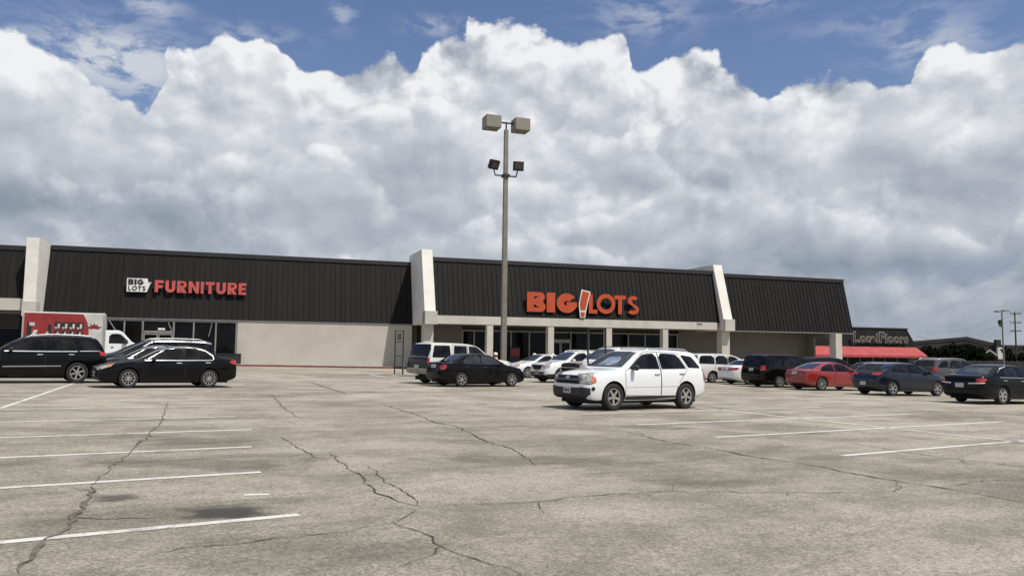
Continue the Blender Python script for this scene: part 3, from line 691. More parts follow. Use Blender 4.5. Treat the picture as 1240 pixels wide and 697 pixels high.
def sign_text(txt, size, s, n, z, mat, off, depth=.05, sx=1.0, name='letter'):
    me = text_mesh(txt, size, depth, off); w = max(v.co.x for v in me.vertices)*sx
    for v in me.vertices: v.co = W2(s+v.co.x*sx, n+v.co.z, z+v.co.y)
    o = link(name, me, mat); o.parent = fsn; o.matrix_parent_inverse = Matrix.Translation(fsn.location).inverted(); return w
x = 44.9
for i, ch in enumerate('LocalFloors'):
    sz = 1.85 if i in (0, 5) else 1.5
    w = sign_text(ch, sz, x, .30, 3.35, M['lampbox'], .085, name='letter_border'); sign_text(ch, sz, x+.0, .36, 3.35, M['signblack'], -.035)
    x += w+.10

# ------------------------------------------------------------------ lot lighting
def light_pole(loc, h, label):
    r = empty('parking_lot_light', loc, (0,0,A_)); tag(r, label, 'light pole')
    def P(name, bm, mat, parent=None):
        fixn(bm); o = obj(name, bm, mat, parent or r); return o
    bm = bmesh.new(); box(bm, -.14,.14,-.14,.14,.6,h); 
    for v in bm.verts:
        if v.co.z > h-.01: v.co.x *= .72; v.co.y *= .72
    P('pole', bm, M['steelpole'])
    bm = bmesh.new(); tube(bm, (0,0,-.2), (0,0,.75), .32, 20); P('pole_base', bm, M['concrete'])
    bm = bmesh.new(); tube(bm, (0,0,h+.001), (0,0,h+.45), .045, 8); box(bm, -.95,.95,-.035,.035,h+.36,h+.44); P('crossarm', bm, M['darkmetal'])
    for sx in (-1, 1):
        bm = bmesh.new(); c = sx*.84
        fs_ = box(bm, c-.44,c+.44,-.42,.42,h-.02,h+.68)
        bmesh.ops.bevel(bm, geom=bm.edges[:], offset=.03, segments=2, affect='EDGES')
        o = P('lamp_head', bm, M['lampbox'])
        bm = bmesh.new(); box(bm, c-.34,c+.34,-.32,.32,h-.035,h-.023); P('lens', bm, M['lamp'], o)
    zf = h-2.6
    bm = bmesh.new(); box(bm, -.62,.62,-.03,.03,zf,zf+.07); box(bm, -.19,.19,-.19,.19,zf-.04,zf+.12); P('flood_arm', bm, M['darkmetal'])
    for sx, rz, tilt in ((-1, .35, .5), (1, -.1, .15)):
        bm = bmesh.new()
        T = Matrix.Translation((sx*.72,0,zf+.62)) @ Matrix.Rotation(rz, 4, 'Z') @ Matrix.Rotation(tilt, 4, 'X')
        box(bm, -.29,.29,-.16,.02,-.24,.27, T); box(bm, -.24,.24,-.185,-.16,-.19,.22, T)
        tube(bm, (sx*.60,0,zf+.03), (sx*.70,0,zf+.42), .035, 8)
        for k in range(5): box(bm, -.26+.12*k,-.24+.12*k,.02,.09,-.2,.22, T)
        o = P('floodlight', bm, M['darkmetal'])
        bm = bmesh.new(); box(bm, -.2,.2,-.19,-.186,-.13,.16, T); P('flood_lens', bm, M['greypt'], o)
    return r
light_pole((-.42,43,gz(-.42)), 13.75, 'tall tan parking lot light pole in the centre with two box lamps')

def corral(loc, rz, w, h, label, pole_only=False):
    r = empty('cart_corral', loc, (0,0,rz)); tag(r, label, 'cart corral', 'cart corral frames in the lot')
    bm = bmesh.new()
    for x in (0, w): tube(bm, (x,0,-.02), (x,0,h), .04, 8)
    for z in ((h-.03, h*.25) if pole_only else (h-.03, h*.73, h*.42, h*.17)): tube(bm, (0,0,z), (w,0,z), .028, 6)
    obj('frame', bm, M['darkmetal'], r, 40)
    bm = bmesh.new()
    for z in (.55, 1.05): tube(bm, (w+.04,0,z), (w+.1,2.2,z), .035, 8)
    for y in (1.1, 2.2): tube(bm, (w+.08,y,-.02), (w+.08,y,1.06), .035, 8)
    obj('rail', bm, M['frame'], r, 40)
    if not pole_only: bm = bmesh.new(); box(bm, .12, w-.12, -.01, .012, h*.78, h-.2); obj('sign_plate', bm, M['greypt'], r)
    return r
corral((-7.25,49.6,gz(-7.2)), math.radians(10), .5, 2.75, 'dark cart corral frame standing by the blank tan wall')
corral((3.2,33.2,gz(3.2)), math.radians(8), .75, 2.62, 'dark cart corral frame behind the white SUV in the middle', True)
# bollards and boxes by the doors
for i, (s_, n_, lb) in enumerate(((-3.0,4.9,'red and white bollard near the left store post'),(.55,4.4,'red and white bollard between the first two glass bays'),(2.0,4.9,'red and white bollard beside the second store post'))):
    p = W(s_, n_, 0); r = empty('bollard', (p.x,p.y,gz(p.x)+.15)); tag(r, lb, 'bollard', 'bollards along the store front')
    bm = bmesh.new(); tube(bm, (0,0,-.1),(0,0,1.28),.17,16); tube(bm, (0,0,1.28),(0,0,1.36),.17,16,.08); obj('post', bm, M['signwhite'], r, 40)
    bm = bmesh.new(); tube(bm, (0,0,.95),(0,0,1.17),.175,16); tube(bm, (0,0,.3),(0,0,.55),.175,16); obj('stripe', bm, M['kerbred'], r, 40)
p = W(.0,.6,0); r = empty('vending_machine', (p.x,p.y,gz(p.x)+.15), (0,0,A_)); tag(r, 'dark vending machine with red front panel against store glass', 'vending machine')
bm = bmesh.new(); box(bm, -.48,.48,-.4,.4,0,1.85); bmesh.ops.bevel(bm, geom=bm.edges[:], offset=.03, segments=2, affect='EDGES'); obj('cabinet', bm, M['plastic'], r)
bm = bmesh.new(); box(bm, -.40,.40,-.415,-.402,1.1,1.7); obj('front_panel', bm, M['truckred'], r)
p = W(-23.4,.7,0); r = empty('storage_bin', (p.x,p.y,gz(p.x)+.15), (0,0,A_)); tag(r, 'low black storage bin against the shop window end', 'bin')
bm = bmesh.new(); box(bm, -.9,.9,-.35,.35,0,.72); bmesh.ops.bevel(bm, geom=bm.edges[:], offset=.03, segments=2, affect='EDGES'); obj('body', bm, M['plastic'], r)
bm = bmesh.new(); box(bm, -.94,.94,-.39,.39,.722,.79); obj('lid', bm, M['darkmetal'], r)

# ------------------------------------------------------------------ distance
def ray_at(px, y, z=None):
    d = fwv + rv*((px-620)/960); return d.x/d.y*y
hall = empty('warehouse', (105,205,-1)); tag(hall, 'broad dark gabled building on the skyline behind the trees', 'building')
bm = bmesh.new()
def yz(px, py, y):
    d = fwv + rv*((px-620)/960) + uv*((348.5-py)/960); return d.x/d.y*y, CZ+d.z/d.y*y
pts = [yz(1090,415,200), yz(1170,408.5,200), yz(1214,418.5,200), yz(1262,419,200), yz(1262,452,200), yz(1090,452,200)]
A = [bm.verts.new((x,200,z)) for x, z in pts]; B = [bm.verts.new((x+14,240,z)) for x, z in pts]
bm.faces.new(A); bm.faces.new(B[::-1])
for i in range(6): bm.faces.new([A[i], B[i], B[(i+1)%6], A[(i+1)%6]])
fixn(bm); M['fencewood'] = simple('old_fence_boards', (.045,.04,.035), .9, 0, .3, .8); M['distwall'] = simple('distant_brown_brick', (.036,.031,.028), .9, 0, .25, .25)
o = obj('wall', bm, M['distwall']); o.parent = hall; o.matrix_parent_inverse = Matrix.Translation(hall.location).inverted()
bm = bmesh.new(); 
for (a, b) in zip(pts[:3], pts[1:4]):
    box(bm, a[0], b[0], 199.6, 199.99, a[1]-.05, a[1]+.15) if False else bm.faces.new([bm.verts.new((a[0],199.7,a[1]-.1)), bm.verts.new((b[0],199.7,b[1]-.1)), bm.verts.new((b[0],199.7,b[1]+.22)), bm.verts.new((a[0],199.7,a[1]+.22))])
fixn(bm); o = obj('roof_edge', bm, M['fencewood']); o.parent = hall; o.matrix_parent_inverse = Matrix.Translation(hall.location).inverted()
bm = bmesh.new(); x_, z_ = yz(1207,411,199); box(bm, x_-.5, x_+.7, 198.4, 199.5, z_-3, z_); o = obj('chimney', bm, M['distwall']); o.parent = hall; o.matrix_parent_inverse = Matrix.Translation(hall.location).inverted()
house = empty('house', (100,165,-.8)); tag(house, 'small dark house with pale trimmed gable beside the far light pole', 'house')
def hp(name, bm, mat):
    fixn(bm); o = obj(name, bm, mat); o.parent = house; o.matrix_parent_inverse = Matrix.Translation(house.location).inverted()
bm = bmesh.new(); L_ = [yz(1188,432,165), yz(1198,424.5,165), yz(1209,432,165)]
x0, z0 = L_[0]; x1, z1 = L_[1]; x2, z2 = L_[2]
a = [bm.verts.new(p) for p in ((x0,165,-1.2),(x2,165,-1.2),(x2,165,z2),(x1,165,z1),(x0,165,z0))]; b = [bm.verts.new(v.co+Vector((3,9,0))) for v in a]
bm.faces.new(a); bm.faces.new(b[::-1])
for i in range(5): bm.faces.new([a[i], a[(i+1)%5], b[(i+1)%5], b[i]])
hp('wall', bm, M['distwall'])
bm = bmesh.new()
for (pa, pb) in (((x0-.4,z0-.3),(x1,z1)),((x1,z1),(x2+.4,z2-.3))):
    bm.faces.new([bm.verts.new((pa[0],164.8,pa[1])), bm.verts.new((pb[0],164.8,pb[1])), bm.verts.new((pb[0],164.8,pb[1]+.32)), bm.verts.new((pa[0],164.8,pa[1]+.32))])
hp('gable_trim', bm, M['beamp'])
bm = bmesh.new(); x_, z_ = yz(1210,425,164); box(bm, x_-.5, x_+.5, 163.6, 164, z_-1.6, z_+.8); hp('window', bm, M['signwhite'])
fe = empty('fence', (110,140,-1)); tag(fe, 'long low dark fence along the far edge of the lot', 'fence')
bm = bmesh.new(); M['fencewood'] = simple('old_fence_boards', (.045,.04,.035), .9, 0, .3, .8)
for i in range(120):
    x = 68+i*.55; box(bm, x, x+.5, 140, 140.06, -1.0, 1.05+.05*math.sin(i*3.7))
o = obj('boards', bm, M['fencewood'], ); o.parent = fe; o.matrix_parent_inverse = Matrix.Translation(fe.location).inverted()
bm = bmesh.new()
for i in range(24): box(bm, 68+i*2.75, 68.1+i*2.75, 140.07, 140.2, -1.0, 1.15)
o = obj('posts', bm, M['fencewood']); o.parent = fe; o.matrix_parent_inverse = Matrix.Translation(fe.location).inverted()

def leaf_mat(name, lo, hi):
    m, nt, b = newmat(name); tc = N(nt, 'ShaderNodeTexCoord')
    nt.links.new(mixc(nt, mrange(nt, ntex(nt, tc.outputs['Object'], .9, 4), .35, .65), lo, hi), b.inputs['Base Color'])
    b.inputs['Roughness'].default_value = 1; b.inputs['Specular IOR Level'].default_value = 0; return m
M['leaf'] = leaf_mat('dark_oak_leaves', (.008,.010,.006), (.019,.023,.012))
M['bark'] = simple('bark', (.05,.04,.03), .9)
def tree(x, y, h, wd, seed, label):
    rnd = random.Random(seed); r = empty('tree', (x,y,gz(x)-.1)); tag(r, label, 'tree', 'dark trees beyond the lot')
    bm = bmesh.new(); tube(bm, (0,0,0), (.1,0,h*.5), .22, 8, .12)
    for k in range(6):
        a = rnd.uniform(0, 2*PI); tube(bm, (.08,0,h*.35), (wd*.35*math.cos(a), wd*.35*math.sin(a), h*rnd.uniform(.55,.8)), .09, 6, .03)
    obj('trunk', bm, M['bark'], r, 40)
    bm = bmesh.new(); cl = [(rnd.gauss(0,.30)*wd, rnd.gauss(0,.3)*wd, h*rnd.uniform(.38,.92), rnd.uniform(.14,.28)*wd) for _ in range(22)]
    for cx, cy, cz, cr in cl:
        for _ in range(130):
            d = Vector((rnd.gauss(0,1), rnd.gauss(0,1), rnd.gauss(0,.8))).normalized()*cr*rnd.uniform(.5,1.05)
            c = Vector((cx,cy,cz))+d; q = Vector((rnd.gauss(0,1),rnd.gauss(0,1),rnd.gauss(0,1))).normalized(); t1 = q.orthogonal().normalized()*rnd.uniform(.15,.32); t2 = q.cross(t1).normalized()*rnd.uniform(.1,.22)
            bm.faces.new([bm.verts.new(c+t1), bm.verts.new(c+t2), bm.verts.new(c-t1), bm.verts.new(c-t2)])
    obj('crown', bm, M['leaf'], r)
for i, (px, y, h, wd, lb) in enumerate(((1126,150,3.9,3.6,'low dark bushy tree at the left end of the tree row'),(1139,146,4.7,4.2,'taller dark tree left of the gable roof peak'),(1153,150,4.3,4.0,'rounded dark tree below the gable roof peak'),(1168,147,4.5,4.6,'wide dark tree right of the gable roof peak'),(1183,152,3.6,3.8,'small dark tree just left of the pale gable house'),(1240,150,5.0,4.6,'dark tree cut off by the right edge of the view'))):
    tree(ray_at(px, y), y, h, wd, 40+i, lb)
# far light pole, utility pole and wires
x = ray_at(1212, 118)
r = empty('far_light_pole', (x,118,gz(x)), (0,0,A_)); tag(r, 'pale light pole with a flat double head at the far right', 'light pole')
bm = bmesh.new(); tube(bm, (0,0,0),(0,0,9.2),.13,8,.09); obj('pole', bm, M['steelpole'], r, 40)
bm = bmesh.new(); box(bm, -1.25,-.15,-.3,.3,9.05,9.25); box(bm, .15,1.25,-.3,.3,9.2,9.4); box(bm,-.2,.2,-.06,.06,9.1,9.3); obj('lamp_head', bm, M['lampbox'], r)
bm = bmesh.new(); box(bm, -.62,-.2,-.2,.2,7.2,7.9); box(bm, -.6,.0,-.04,.04,7.35,7.43); box(bm,-.5,-.15,-.15,.15,6.9,7.15); obj('floodlight', bm, M['darkmetal'], r)
x = ray_at(1227.5, 150); xu = x
r = empty('utility_pole', (x,150,gz(x)), (0,0,math.radians(8))); tag(r, 'dark wooden utility pole with three crossarms at far right', 'utility pole')
bm = bmesh.new(); tube(bm, (0,0,0),(0,0,11),.17,8,.11); obj('pole', bm, M['wood'], r, 40)
for z in (10.6, 8.9, 7.3):
    bm = bmesh.new(); box(bm, -1.15,1.15,-.2,-.1,z,z+.13); c_ = obj('crossarm', bm, M['wood'], r)
    bm = bmesh.new()
    for q in (-1.05,-.5,.5,1.05): tube(bm, (q,-.15,z+.13),(q,-.15,z+.33),.06,8)
    obj('insulators', bm, M['fasciatrim'], c_, 40)
for k, (dz, zz) in enumerate(((10.9,0),(9.15,-.6),(7.55,.5))):
    for side in (-1, 1):
        bm = bmesh.new(); a = Vector((xu+side*1.0,150,dz-.7)); b = Vector((ray_at(1108,330)+side*2,330+side*3,yz(1108,404,330)[1]+zz*1.5+dz-9)); prev = None; n = 14
        P_ = [a.lerp(b, t/n)-Vector((0,0,5*4*(t/n)*(1-t/n)*.5)) for t in range(n+1)]
        for p, q in zip(P_, P_[1:]): tube(bm, p, q, .015, 4, caps=False)
        o = obj('power_line', bm, M['darkmetal']); tag(o, ('upper','middle','lower')[k]+(' left' if side < 0 else ' right')+' overhead wire running from the utility pole', 'wire', 'overhead wires at far right')

# ------------------------------------------------------------------ vehicles
def chaikin(P, n=2):
    for _ in range(n):
        Q = [P[0]]
        for a, b in zip(P, P[1:]):
            Q += [(a[0]*.75+b[0]*.25, a[1]*.75+b[1]*.25), (a[0]*.25+b[0]*.75, a[1]*.25+b[1]*.75)]
        Q.append(P[-1]); P = Q
    return P
def interp(P, x):
    if x <= P[0][0]: return P[0][1]
    for a, b in zip(P, P[1:]):
        if x <= b[0]:
            return a[1] if b[0] == a[0] else a[1]+(b[1]-a[1])*(x-a[0])/(b[0]-a[0])
    return P[-1][1]
def sgnpow(v, p): return math.copysign(abs(v)**p, v)

class Car:
    """one road vehicle; local frame: origin on the ground midway between the axles, +X forward, +Y left.
    Profiles are given with x measured backwards from the front bumper."""
    def __init__(s, spec, paintm, name, label, cat, loc, az, group=None, opts=None):
        s.sp = dict(spec); s.sp.update(opts or {}); s.pm = M[paintm]
        s.L = s.sp['L']; s.xo = s.sp['fo']+s.sp['wb']/2
        s.root = empty(name); tag(s.root, label, cat, group)
        h = math.radians(90-az); x, y = loc
        # sit level with the fall of the lot
        X = Vector((math.cos(h), math.sin(h), -.012*math.cos(h))).normalized(); Z = Vector((.012,0,1)).normalized(); Y = Z.cross(X)
        Mx = Matrix((X, Y, Z)).transposed().to_4x4(); Mx.translation = Vector((x, y, gz(x)+.009)); s.root.matrix_world = Mx @ Matrix.Diagonal((s.sp.get('xs',1),1,1,1))
        s.body(); s.details()
    def tx(s, x): return s.xo-x
    def body(s):
        sp = s.sp; top = chaikin(sp['top']); bot = chaikin(sp['bot']); belt = chaikin(sp['belt']); plan = chaikin(sp['plan'])
        xs = sorted(set([round(p[0], 3) for p in top+plan+bot] + [i*.16 for i in range(int(s.L/.16)+1)]))
        X = [xs[0]]
        for x in xs[1:]:
            if x-X[-1] > .012: X.append(x)
        tum = sp.get('tum', .32); bm = bmesh.new(); rings = []
        for x in X:
            zt = interp(top, x); zb = min(interp(bot, x), zt-.12); w = interp(plan, x); bl = min(interp(belt, x), zt-.05); bl = max(bl, zb+.08)
            pts = [(0, zb), (w*.5, zb), (w*.84, zb)]
            for k, lp in enumerate(sp.get('low', (.90,.955,.978,.99,.998,1.0,.996,.985,.965))):
                t = (0,.05,.16,.3,.45,.6,.75,.88,1)[k]; pts.append((w*lp, zb+(bl-zb)*t))
            h = zt-bl; drop = min(.10, h*.75); ze = zt-drop; wb_ = w*.965; ye = max(w*.4, wb_-tum*max(0, ze-bl)-.02)
            for k in (1,2,3,4,5):
                t = k/5; pts.append((wb_+(ye-wb_)*(t**1.12), bl+(ze-bl)*t))
            for k in range(1, 10):
                th = PI/2*k/9; pts.append((ye*math.cos(th)**(.72) if k < 9 else 0, ze+drop*math.sin(th)**.72))
            ring = [(s.tx(x), y, z) for y, z in pts] + [(s.tx(x), -y, z) for y, z in pts[-2:0:-1]]
            rings.append([bm.verts.new(p) for p in ring])
        n = len(rings[0])
        for A, B in zip(rings, rings[1:]):
            for i in range(n): bm.faces.new([A[i], A[(i+1)%n], B[(i+1)%n], B[i]])
        bm.faces.new(rings[0]); bm.faces.new(rings[-1][::-1])
        bmesh.ops.remove_doubles(bm, verts=bm.verts[:], dist=.0004); fixn(bm)
        clad = sp.get('clad')
        if clad:
            for f in bm.faces:
                c = f.calc_center_median()
                if clad(s.xo-c.x, abs(c.y), c.z): f.material_index = 1
        bm.faces.ensure_lookup_table(); s.bvh = BVHTree.FromBMesh(bm)
        me = bpy.data.meshes.new('body'); bm.to_mesh(me); bm.free()
        o = link('body', me, [s.pm, M['plastic'], M['under']], None)
        # wheel wells
        r = sp['r']; cb = bmesh.new()
        for xw in (sp['fo'], sp['fo']+sp['wb']):
            for sy in (-1, 1):
                c = s.tx(xw); y0 = sy*(sp['track']/2-.17); y1 = sy*(max(p[1] for p in plan)+.2)
                tube(cb, (c, y0, r+.01), (c, y1, r+.01), r+sp.get('gap', .055), 36, mat=2)
                box(cb, c-r-sp.get('gap',.055), c+r+sp.get('gap',.055), min(y0,y1)+.001, max(y0,y1)-.001, -.1, r*.75, None, 2)
        # union of cylinder and box per wheel handled by the exact solver with self intersection
        fixn(cb); cm = bpy.data.meshes.new('c'); cb.to_mesh(cm); cb.free(); c = link('c', cm, [s.pm, M['plastic'], M['under']])
        md = o.modifiers.new('b', 'BOOLEAN'); md.operation = 'DIFFERENCE'; md.object = c; md.solver = 'EXACT'; md.use_self = True
        bpy.context.view_layer.update()
        m2 = bpy.data.meshes.new_from_object(o.evaluated_get(bpy.context.evaluated_depsgraph_get())); o.modifiers.clear(); o.data = m2
        bpy.data.objects.remove(c)
        m2.shade_smooth(); m2.set_sharp_from_angle(angle=math.radians(38))
        o.parent = s.root; s.bo = o
    def proj(s, P, D):
        h = s.bvh.ray_cast(P, D, 8)
        if h[0] is None or h[1].dot(D) > -.02:
            h = s.bvh.find_nearest(P + D*(2.2 if abs(D.z) > .5 else s.maxin))
        return h
    maxin = 1.2
    def decal(s, name, poly, fr, mat, off=.006, res=.07, parent=None, thick=0, mini=1.2):
        """poly in the (u,v) plane of frame fr=(O,U,V,D) laid on to the body surface"""
        O, U, V, D = fr; s.maxin = mini
        bm = bmesh.new(); vs = [bm.verts.new((p[0], p[1], 0)) for p in poly]
        f = bm.faces.new(vs); bmesh.ops.triangulate(bm, faces=[f])
        for ax in (0, 1):
            lo = min(p[ax] for p in poly); hi = max(p[ax] for p in poly); k = int((hi-lo)/res)
            for i in range(1, k+1):
                c = lo+(hi-lo)*i/(k+1); co_ = (c,0,0) if ax == 0 else (0,c,0); no = (1,0,0) if ax == 0 else (0,1,0)
                bmesh.ops.bisect_plane(bm, geom=bm.verts[:]+bm.edges[:]+bm.faces[:], plane_co=co_, plane_no=no)
        for v in bm.verts:
            P = O + U*v.co.x + V*v.co.y; h = s.proj(P, D)
            v.co = h[0] + h[1]*off
        for f in bm.faces: f.normal_update()
        if sum((f.normal.dot(D)*f.calc_area() for f in bm.faces)) > 0: bmesh.ops.reverse_faces(bm, faces=bm.faces[:])
        me = bpy.data.meshes.new(name); bm.to_mesh(me); bm.free(); me.shade_smooth()
        return link(name, me, mat, parent or s.root)
    def line(s, bm, pts, w, fr, off=.007, step=.06, closed=False):
        O, U, V, D = fr; P = [Vector(p) for p in pts]
        if closed: P.append(P[0])
        Q = []
        for a, b in zip(P, P[1:]):
            n = max(1, int((b-a).length/step)); Q += [a.lerp(b, i/n) for i in range(n)]
        Q.append(P[-1]); prev = None
        for i, c in enumerate(Q):
            t = (Q[min(i+1, len(Q)-1)]-Q[max(0, i-1)]).normalized(); nn = Vector((-t.y, t.x)); a = []
            for sg in (-1, 1):
                q = c+nn*w/2*sg; h = s.proj(O+U*q.x+V*q.y, D); a.append(bm.verts.new(h[0]+h[1]*off))
            if prev: bm.faces.new([prev[0], a[0], a[1], prev[1]])
            prev = a
        for f in bm.faces:
            f.normal_update()
            if f.normal.dot(D) > 0: f.normal_flip()
    def strips(s, name, lines, mat, fr, off=.007, parent=None):
        bm = bmesh.new()
        for pts, w, closed in lines: s.line(bm, pts, w, fr, off, closed=closed)
        return obj(name, bm, mat, parent or s.root)
    # frames -----------------------------------------------------------
    def side(s, sy): return (Vector((s.xo, sy*2.0, 0)), Vector((-1,0,0)), Vector((0,0,1)), Vector((0,-sy,0)))
    def front(s): return (Vector((s.xo+1, 0, 0)), Vector((0,1,0)), Vector((0,0,1)), Vector((-1,0,0)))
    def rear(s): return (Vector((s.xo-s.L-1, 0, 0)), Vector((0,1,0)), Vector((0,0,1)), Vector((1,0,0)))
    def corner(s, fx, sy, ang=45):
        """frame looking in at a body corner; u runs from the centre line side to the flank"""
        a = math.radians(ang); xe = s.xo if fx > 0 else s.xo-s.L; W_ = max(p[1] for p in s.sp['plan'])
        D = Vector((-fx*math.cos(a), -sy*math.sin(a), 0)); U = Vector((-fx*math.sin(a), sy*math.cos(a), 0))
        return (Vector((xe, sy*W_, 0)) - D*1.0, U, Vector((0,0,1)), D)
    def details(s):
        sp = s.sp; r = sp['r']; tw = sp.get('tw', .22); R = s.root
        # wheels
        for xw in (sp['fo'], sp['fo']+sp['wb']):
            for sy in (1, -1): s.wheel(s.tx(xw), sy*(sp['track']/2), r, tw, sy)
        # glazing and doors on both flanks
        for sy in (1, -1):
            fr = s.side(sy); doors = []
            for dpoly in sp.get('doors', []):
                d = s.decal('door', dpoly, fr, s.pm, .003, .12); doors.append(d)
                s.strips('door_gap', [(dpoly, .014, True)], M['under'], fr, .0045, d)
            if sp.get('dark_pillars', True) and sp.get('pillar'):
                s.decal('window_surround', sp['pillar'], fr, M['plastic'], .005, .10)
            for k, wpoly in enumerate(sp['wins']):
                par = doors[k] if k < len(doors) else R
                s.decal('side_window', wpoly, fr, s.sp.get('sideglass', M['glass']), .009, .08, par)
            for k, (hx, hz) in enumerate(sp.get('handles', [])):
                bm = bmesh.new(); h = s.proj(Vector((s.tx(hx), sy*2, hz)), Vector((0,-sy,0)))[0]
                box(bm, h.x-.10, h.x+.10, h.y-.005, h.y+.035, h.z-.014, h.z+.016) if sy > 0 else box(bm, h.x-.10, h.x+.10, h.y-.035, h.y+.005, h.z-.014, h.z+.016)
                bmesh.ops.bevel(bm, geom=bm.edges[:], offset=.008, segments=1, affect='EDGES')
                obj('door_handle', bm, M[sp.get('handlemat', 'chrome')] if sp.get('handlemat') != 'body' else s.pm, doors[k] if k < len(doors) else R)
            for nm, pts, w, mt in sp.get('trim', []):
                s.strips(nm, [(pts, w, False)], M[mt] if mt != 'body' else s.pm, fr, .011)
            # mirror
            mx, mz = sp['mirror']; bm = bmesh.new(); h = s.proj(Vector((s.tx(mx), sy*2, mz)), Vector((0,-sy,0)))[0]
            bmesh.ops.create_uvsphere(bm, u_segments=14, v_segments=10, radius=1)
            for v in bm.verts: v.co = Vector((h.x+v.co.x*.075*(1.2 if v.co.x > 0 else .8), h.y+sy*.14+v.co.y*.115, h.z+.045+sgnpow(v.co.z, .8)*.082))
            tube(bm, (h.x, h.y-sy*.03, h.z-.01), (h.x, h.y+sy*.1, h.z+.01), .028, 8)
            obj('mirror', bm, s.pm if sp.get('mirrormat') == 'body' else M['plastic'], R, 50)
        # screens
        s.decal('windshield', sp['wshield'], s.front(), sp.get('frontglass', M['glass_clear']), .008, .09)
        s.decal('rear_window', sp['rscreen'], s.rear(), sp.get('rearglass', M['glass']), .008, .08)
        if sp.get('sunshade'): s.decal('sunshade', sm([(-.30,1.20),(.42,1.20),(.36,1.40),(.20,1.46),(-.2,1.44)]), s.front(), M['shade'], .0095, .09)  # bluish-white reflection painted as a patch over the windshield
        # nose and tail
        F_ = s.front(); B_ = s.rear()
        for nm, poly, mt, off in sp.get('nose', []):
            s.decal(nm, poly, F_, M[mt] if mt != 'body' else s.pm, off, .06)
        for nm, poly, mt, off in sp.get('tail', []):
            s.decal(nm, poly, B_, M[mt] if mt != 'body' else s.pm, off, .06)
        for fx, nm in ((1, 'headlight'), (-1, 'taillight')):
            for sy in (1, -1):
                cf = s.corner(fx, sy, sp.get('cang', 45)); a = sp['hl' if fx > 0 else 'tl']
                base = s.decal(nm, a[0], cf, M['lamp'] if fx > 0 else M['red'], .010, .05)
                s.strips('lamp_rim', [(a[0], .012, True)], M['under'], cf, .0115, base)
                for poly, mt in a[1:]: s.decal('marker_lamp', poly, cf, M[mt], .014, .05, base)
        # plates
        if sp.get('fplate'):
            z = sp['fplate']; h = s.proj(Vector((s.xo+1, 0, z)), Vector((-1,0,0)))[0]; bm = bmesh.new(); box(bm, h.x+.004, h.x+.03, -.16, .16, z-.08, z+.08); pl = obj('license_plate', bm, M['plate'], R)
            bm = bmesh.new(); 
            for k in range(6): box(bm, h.x+.031, h.x+.033, -.125+k*.042, -.10+k*.042, z-.035, z+.035)
            obj('plate_characters', bm, M['darkmetal'], pl)
        z = sp.get('rplate', .85); h = s.proj(Vector((s.xo-s.L-1, 0, z)), Vector((1,0,0)))[0]; bm = bmesh.new(); box(bm, h.x-.03, h.x-.004, -.16, .16, z-.08, z+.08); obj('license_plate', bm, M['plate'], R)
        if sp.get('badge'):
            z = sp['badge']; s.decal('badge', [(-.10,z-.022),(-.035,z-.022),(-.03,z-.045),(.03,z-.045),(.035,z-.022),(.10,z-.022),(.085,z+.022),(.035,z+.022),(.03,z+.045),(-.03,z+.045),(-.035,z+.022),(-.085,z+.022)], F_, M['rim'], .022, .06)
        if sp.get('fog'):
            for sy in (1, -1): s.decal('fog_lamp', [(.10+.05*math.cos(t*PI/6), sp['fog']+.05*math.sin(t*PI/6)) for t in range(12)], s.corner(1, sy), M['under'], .016, .05)
        # roof rails
        if sp.get('rails'):
            x0, x1, yy, mt = sp['rails']
            for sy in (1, -1):
                bm = bmesh.new(); P = []
                for i in range(13):
                    x = x0+(x1-x0)*i/12; h = s.bvh.ray_cast(Vector((s.tx(x), sy*yy, 3)), Vector((0,0,-1)))[0]; P.append(Vector((h.x, h.y, h.z+(.055 if 0 < i < 12 else .0))))
                for a, b in zip(P, P[1:]): tube(bm, a, b, .019, 8)
                for i in (4, 8): tube(bm, P[i], P[i]-Vector((0,0,.06)), .02, 6)
                obj('roof_rail', bm, M[mt], R, 50)
        # shadowed underside, exhaust
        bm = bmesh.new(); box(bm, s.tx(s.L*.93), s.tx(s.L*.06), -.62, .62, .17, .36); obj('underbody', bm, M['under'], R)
    def wheel(s, cx, cy, r, tw, sy):
        sp = s.sp; w = empty('wheel', (cx, cy, r)); w.parent = s.root
        if sy < 0: w.rotation_euler = (0,0,PI)
        def lathe(prof, seg=40):
            bm = bmesh.new(); rings = []
            for i in range(seg):
                t = 2*PI*i/seg; rings.append([bm.verts.new((q[1]*math.cos(t), q[0], q[1]*math.sin(t))) for q in prof])
            for i in range(seg):
                A, B = rings[i], rings[(i+1)%seg]
                for j in range(len(prof)-1): bm.faces.new([A[j], A[j+1], B[j+1], B[j]])
            return bm
        rr_ = r*sp.get('rimk', .64)
        # y outward is +
        bm = lathe([(-tw/2,rr_),(-tw/2,r*.90),(-tw*.42,r*.975),(-tw*.3,r),(tw*.3,r),(tw*.42,r*.975),(tw/2,r*.90),(tw*.47,rr_*1.12),(tw*.40,rr_)])
        fixn(bm); obj('tyre', bm, M['tyre'], w, 50)
        bm = lathe([(tw*.40,rr_*1.01),(tw*.46,rr_*1.0),(tw*.46,rr_*.93),(tw*.30,rr_*.88),(-tw*.2,rr_*.86),(-tw*.2,.02)]); fixn(bm)
        for f in bm.faces:
            c = f.calc_center_median()
            if c.y < tw*.28: f.material_index = 1
        n = sp.get('spokes', 5); dbl = sp.get('dbl', 0); sw = sp.get('sw', .055)
